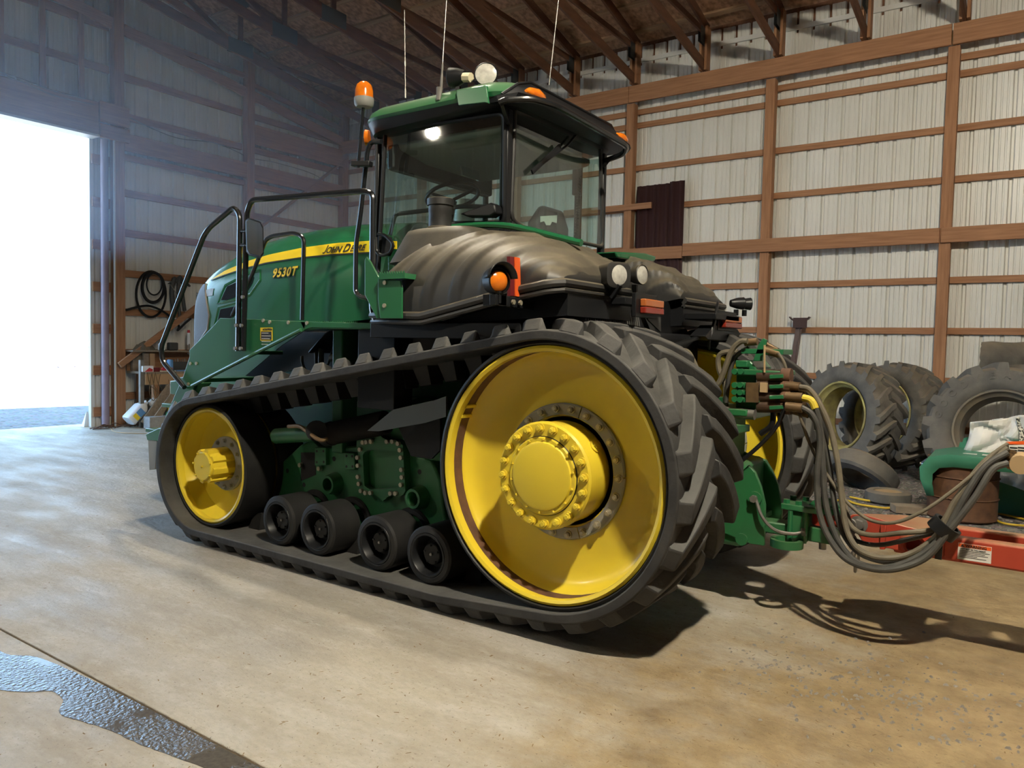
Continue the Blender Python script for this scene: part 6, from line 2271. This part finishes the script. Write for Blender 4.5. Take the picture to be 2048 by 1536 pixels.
bl = thing('drive_belt', 'coiled black drive belt hanging on the end wall above the bench', 'drive belt', (-13.0, 7.4, 2.3))
m = MB()
loop(m, 7.44, 2.28, .27, .40, .022, -13.0, .02)
m.build('outer_loop', M['black'], bl)
m = MB()
loop(m, 7.46, 2.40, .20, .26, .028, -12.97, .02)
m.build('inner_loop', M['black'], bl)
m = MB()
loop(m, 7.47, 2.46, .14, .19, .014, -12.95, .02)
m.build('small_loop', M['black'], bl)
bl2 = thing('belt_bundle', 'bundle of dark leather belts and straps hanging right of the coiled belt', 'straps', (-12.98, 7.9, 2.4))
for y, w, z1, z0 in ((7.84, .10, 2.58, 1.95), (7.95, .07, 2.62, 1.85), (8.04, .08, 2.56, 2.02)):
    m = MB()
    m.tube(smooth_path([(-12.97, y + .06, z1 - .05), (-12.95, y, z1), (-12.97, y - w * .3, lerp(z1, z0, .4)), (-12.97, y + .02, z0)], 5), w * .4, 6)
    m.build('strap', M['cab'], bl2)
m = MB()
m.loft([[(-12.93, 7.72, 2.50), (-12.93, 7.95, 2.66), (-12.93, 8.16, 2.48), (-12.93, 7.95, 2.54)], [(-12.97, 7.72, 2.48), (-12.97, 7.95, 2.63), (-12.97, 8.16, 2.46), (-12.97, 7.95, 2.52)]])
m.build('saddle_flap', M['cab'], bl2)
MB().beam((-12.92, 7.76, 2.47), (-12.92, 7.92, 2.24), .015, .012).build('strap_pin', M['steel'], bl2)
hb2 = thing('looped_hose', 'black hose draped along the lower girt and over the brace board', 'hose', (-12.98, 7.5, 1.98))
MB().tube(smooth_path([(-12.99, 6.98, 1.98), (-12.97, 7.2, 2.05), (-12.97, 7.4, 2.07), (-12.97, 7.62, 2.0), (-12.95, 7.82, 1.86), (-12.93, 7.92, 1.74), (-12.80, 7.82, 1.66), (-12.76, 7.95, 1.80), (-12.76, 8.05, 1.88)], 6), .02, 8).build('hose_run', M['black'], hb2)
cl = thing('hanging_coveralls', 'dark work clothes hanging behind the tractor nose', 'clothes', (-12.95, 8.5, 1.9))
m = MB()
rings = []
for i in range(9):
    t = i / 8
    rings.append([V(-12.95, 8.42, 2.15 - .65 * t) + Vector((math.cos(a) * .05, math.sin(a) * (.10 + .06 * t), 0)) * (1 + .4 * _n2.noise(Vector((math.cos(a) * 3, math.sin(a) * 3, t * 5)))) for a in [2 * PI * k / 16 for k in range(16)]])
m.loft(rings)
m.build('cloth', M['seat'], cl, ang=20)

# litter at the door sill
tw = thing('broken_box', 'torn white and yellow card box on the sill by the door edge', 'box', (-13.18,6.444,0))
a = V((-13.18,6.444,0))
m = MB()
m.loft([[a + Vector((0, -.08, 0)), a + Vector((.02, .10, 0)), a + Vector((.03, .05, .20)), a + Vector((0, -.04, .26))], [a + Vector((-.10, -.08, 0)), a + Vector((-.10, .14, 0)), a + Vector((-.06, .10, .16)), a + Vector((-.06, -.02, .22))]])
m.build('box_side', M['white'], tw)
tg = thing('wire_tangle', 'tangle of dark twigs and wire along the door sill', 'debris', (-13.3, 6.9, 0))
m = MB()
for k in range(26):
    y = rng.uniform(6.2, 7.6)
    p0 = V(rng.uniform(-12.78, -12.6), y, .012)
    m.tube(smooth_path([p0, p0 + Vector((rng.uniform(-.1, .1), .12, rng.uniform(.01, .06))), p0 + Vector((rng.uniform(-.12, .12), .26, .012))], 4), rng.uniform(.004, .010), 5)
o = m.build('twigs', M['rust'], tg)
wr = thing('white_cord', 'thin pale cord lying on the concrete in front of the sill', 'cord', (-12.6, 6.6, 0))
MB().tube(smooth_path([V((-12.876,6.657,0.008)), V((-12.238,6.359,0.008)), V((-11.86,6.351,0.008)), V((-11.541,6.579,0.008)), V((-11.385,6.738,0.008))], 6), .008, 6).build('cord', M['tan'], wr)
cw = thing('light_cord', 'tangled brown extension cord hanging from the bench end', 'cord', (-12.4, 7.1, .9))
m = MB()
for k, (y0, dy) in enumerate(((7.02, .15), (7.10, .10), (7.16, .18))):
    m.tube(smooth_path([(-12.39, y0, .93), (-12.38, y0 + dy * .3, .72), (-12.37, y0 + dy, .60), (-12.37, y0 + dy * .6, .45 + .05 * k), (-12.38, y0 + dy * .2, .62), (-12.39, y0 + dy * .5, .90)], 5), .006, 5)
m.build('cord_loop', M['brass'], cw)

# towed machine far out in the yard
im = thing('parked_implement', 'distant parked farm implement with two dark wheel legs in the bright yard', 'implement', (-40, 18.6, 0))
MB().tube([(-40, 17.6, .68), (-40, 18.1, .67), (-40, 18.9, .66), (-40, 19.65, .68), (-40, 19.72, .35)], .03, 6).build('frame_bar', M['steel'], im)
for y in (18.12, 18.92):
    m = MB()
    m.beam((-40, y - .02, .66), (-40, y + .04, .06), .08, .10, (1, 0, 0))
    m.beam((-40, y + .14, .66), (-40, y + .24, .06), .08, .08, (1, 0, 0))
    m.cyl((-40.1, y + .05, .08), (-39.9, y + .05, .08), .14, 14)
    m.build('wheel_leg', M['pipe'], im)

# ------------------------------------------------------------------ wet patch beside the slab joint
def wet_mat():
    m = bpy.data.materials.new('wet concrete')
    m.use_nodes = True
    N, L = m.node_tree.nodes, m.node_tree.links
    b = N['Principled BSDF']
    tc = N.new('ShaderNodeTexCoord')
    n = N.new('ShaderNodeTexNoise')
    n.inputs['Scale'].default_value = 55
    n.inputs['Detail'].default_value = 4
    n2 = N.new('ShaderNodeTexNoise')
    n2.inputs['Scale'].default_value = 3.2
    n2.inputs['Detail'].default_value = 5
    for q_ in (n, n2):
        L.new(tc.outputs['Object'], q_.inputs['Vector'])
    r = N.new('ShaderNodeValToRGB')
    r.color_ramp.elements[0].color = (.055, .05, .045, 1)
    r.color_ramp.elements[1].color = (.12, .105, .09, 1)
    L.new(n.outputs[0], r.inputs[0])
    L.new(r.outputs[0], b.inputs['Base Color'])
    b.inputs['Roughness'].default_value = .16
    b.inputs['Specular IOR Level'].default_value = .6
    bp = N.new('ShaderNodeBump')
    bp.inputs['Distance'].default_value = .012
    mr = N.new('ShaderNodeMapRange')
    mr.inputs[1].default_value = .38
    mr.inputs[2].default_value = .52
    mr.inputs[3].default_value = 0
    mr.inputs[4].default_value = 1.0
    L.new(n2.outputs[0], mr.inputs[0])
    L.new(mr.outputs[0], bp.inputs['Strength'])
    L.new(n.outputs[0], bp.inputs['Height'])
    L.new(bp.outputs[0], b.inputs['Normal'])
    return m


ctl = [(-4.6, 1.50), (-4.25, 1.57), (-4.0, 1.56), (-3.85, 1.63), (-3.62, 1.655), (-3.3, 1.668), (-3.0, 1.672), (-2.7, 1.672), (-2.4, 1.672), (-2.1, 1.672), (-1.95, 1.66), (-2.2, 1.60), (-2.42, 1.55), (-2.6, 1.52), (-2.75, 1.50), (-2.9, 1.49), (-3.1, 1.45),
       (-3.2, 1.44), (-3.3, 1.50), (-3.42, 1.51), (-3.5, 1.44), (-3.65, 1.37), (-4.0, 1.30), (-4.6, 1.28)]
pts = smooth_path([(x, y, 0) for x, y in ctl], 5)
out = [(p.x, p.y + (.006 * _n2.noise(p * 22) if p.y < 1.668 else 0)) for p in pts]
pd = MB()
pd.prism(out, 'Z', .0004, .0022)
po_ = pd.build('puddle', wet_mat(), None)
tag(po_, 'wet glistening puddle along the joint in the concrete slab at lower left', 'puddle')
st_ = MB()
ctl = [(-1.9, 4.75), (-1.5, 4.62), (-1.2, 4.5), (-1.05, 4.42), (-1.3, 4.36), (-1.6, 4.44), (-1.9, 4.55)]
# ------------------------------------------------------------------ glare haze added as a volume for lens glare from the big door
hm = bpy.data.materials.new('glare haze')
hm.use_nodes = True
hn, hl2 = hm.node_tree.nodes, hm.node_tree.links
hn.remove(hn['Principled BSDF'])
vsn = hn.new('ShaderNodeVolumeScatter')
vsn.inputs['Color'].default_value = (.50, .70, 1, 1)
vsn.inputs['Density'].default_value = .040
vsn.inputs['Anisotropy'].default_value = .35
hl2.new(vsn.outputs[0], hn['Material Output'].inputs['Volume'])
hz_ = MB().box(XE + .3, -6.8, .5, 11.6, 2.75, 5.88).build('glare_haze', hm, None)
tag(hz_, 'pale blue haze volume added for lens glare inside the big door', 'haze', kind='stuff')
S.cycles.volume_bounces = 1
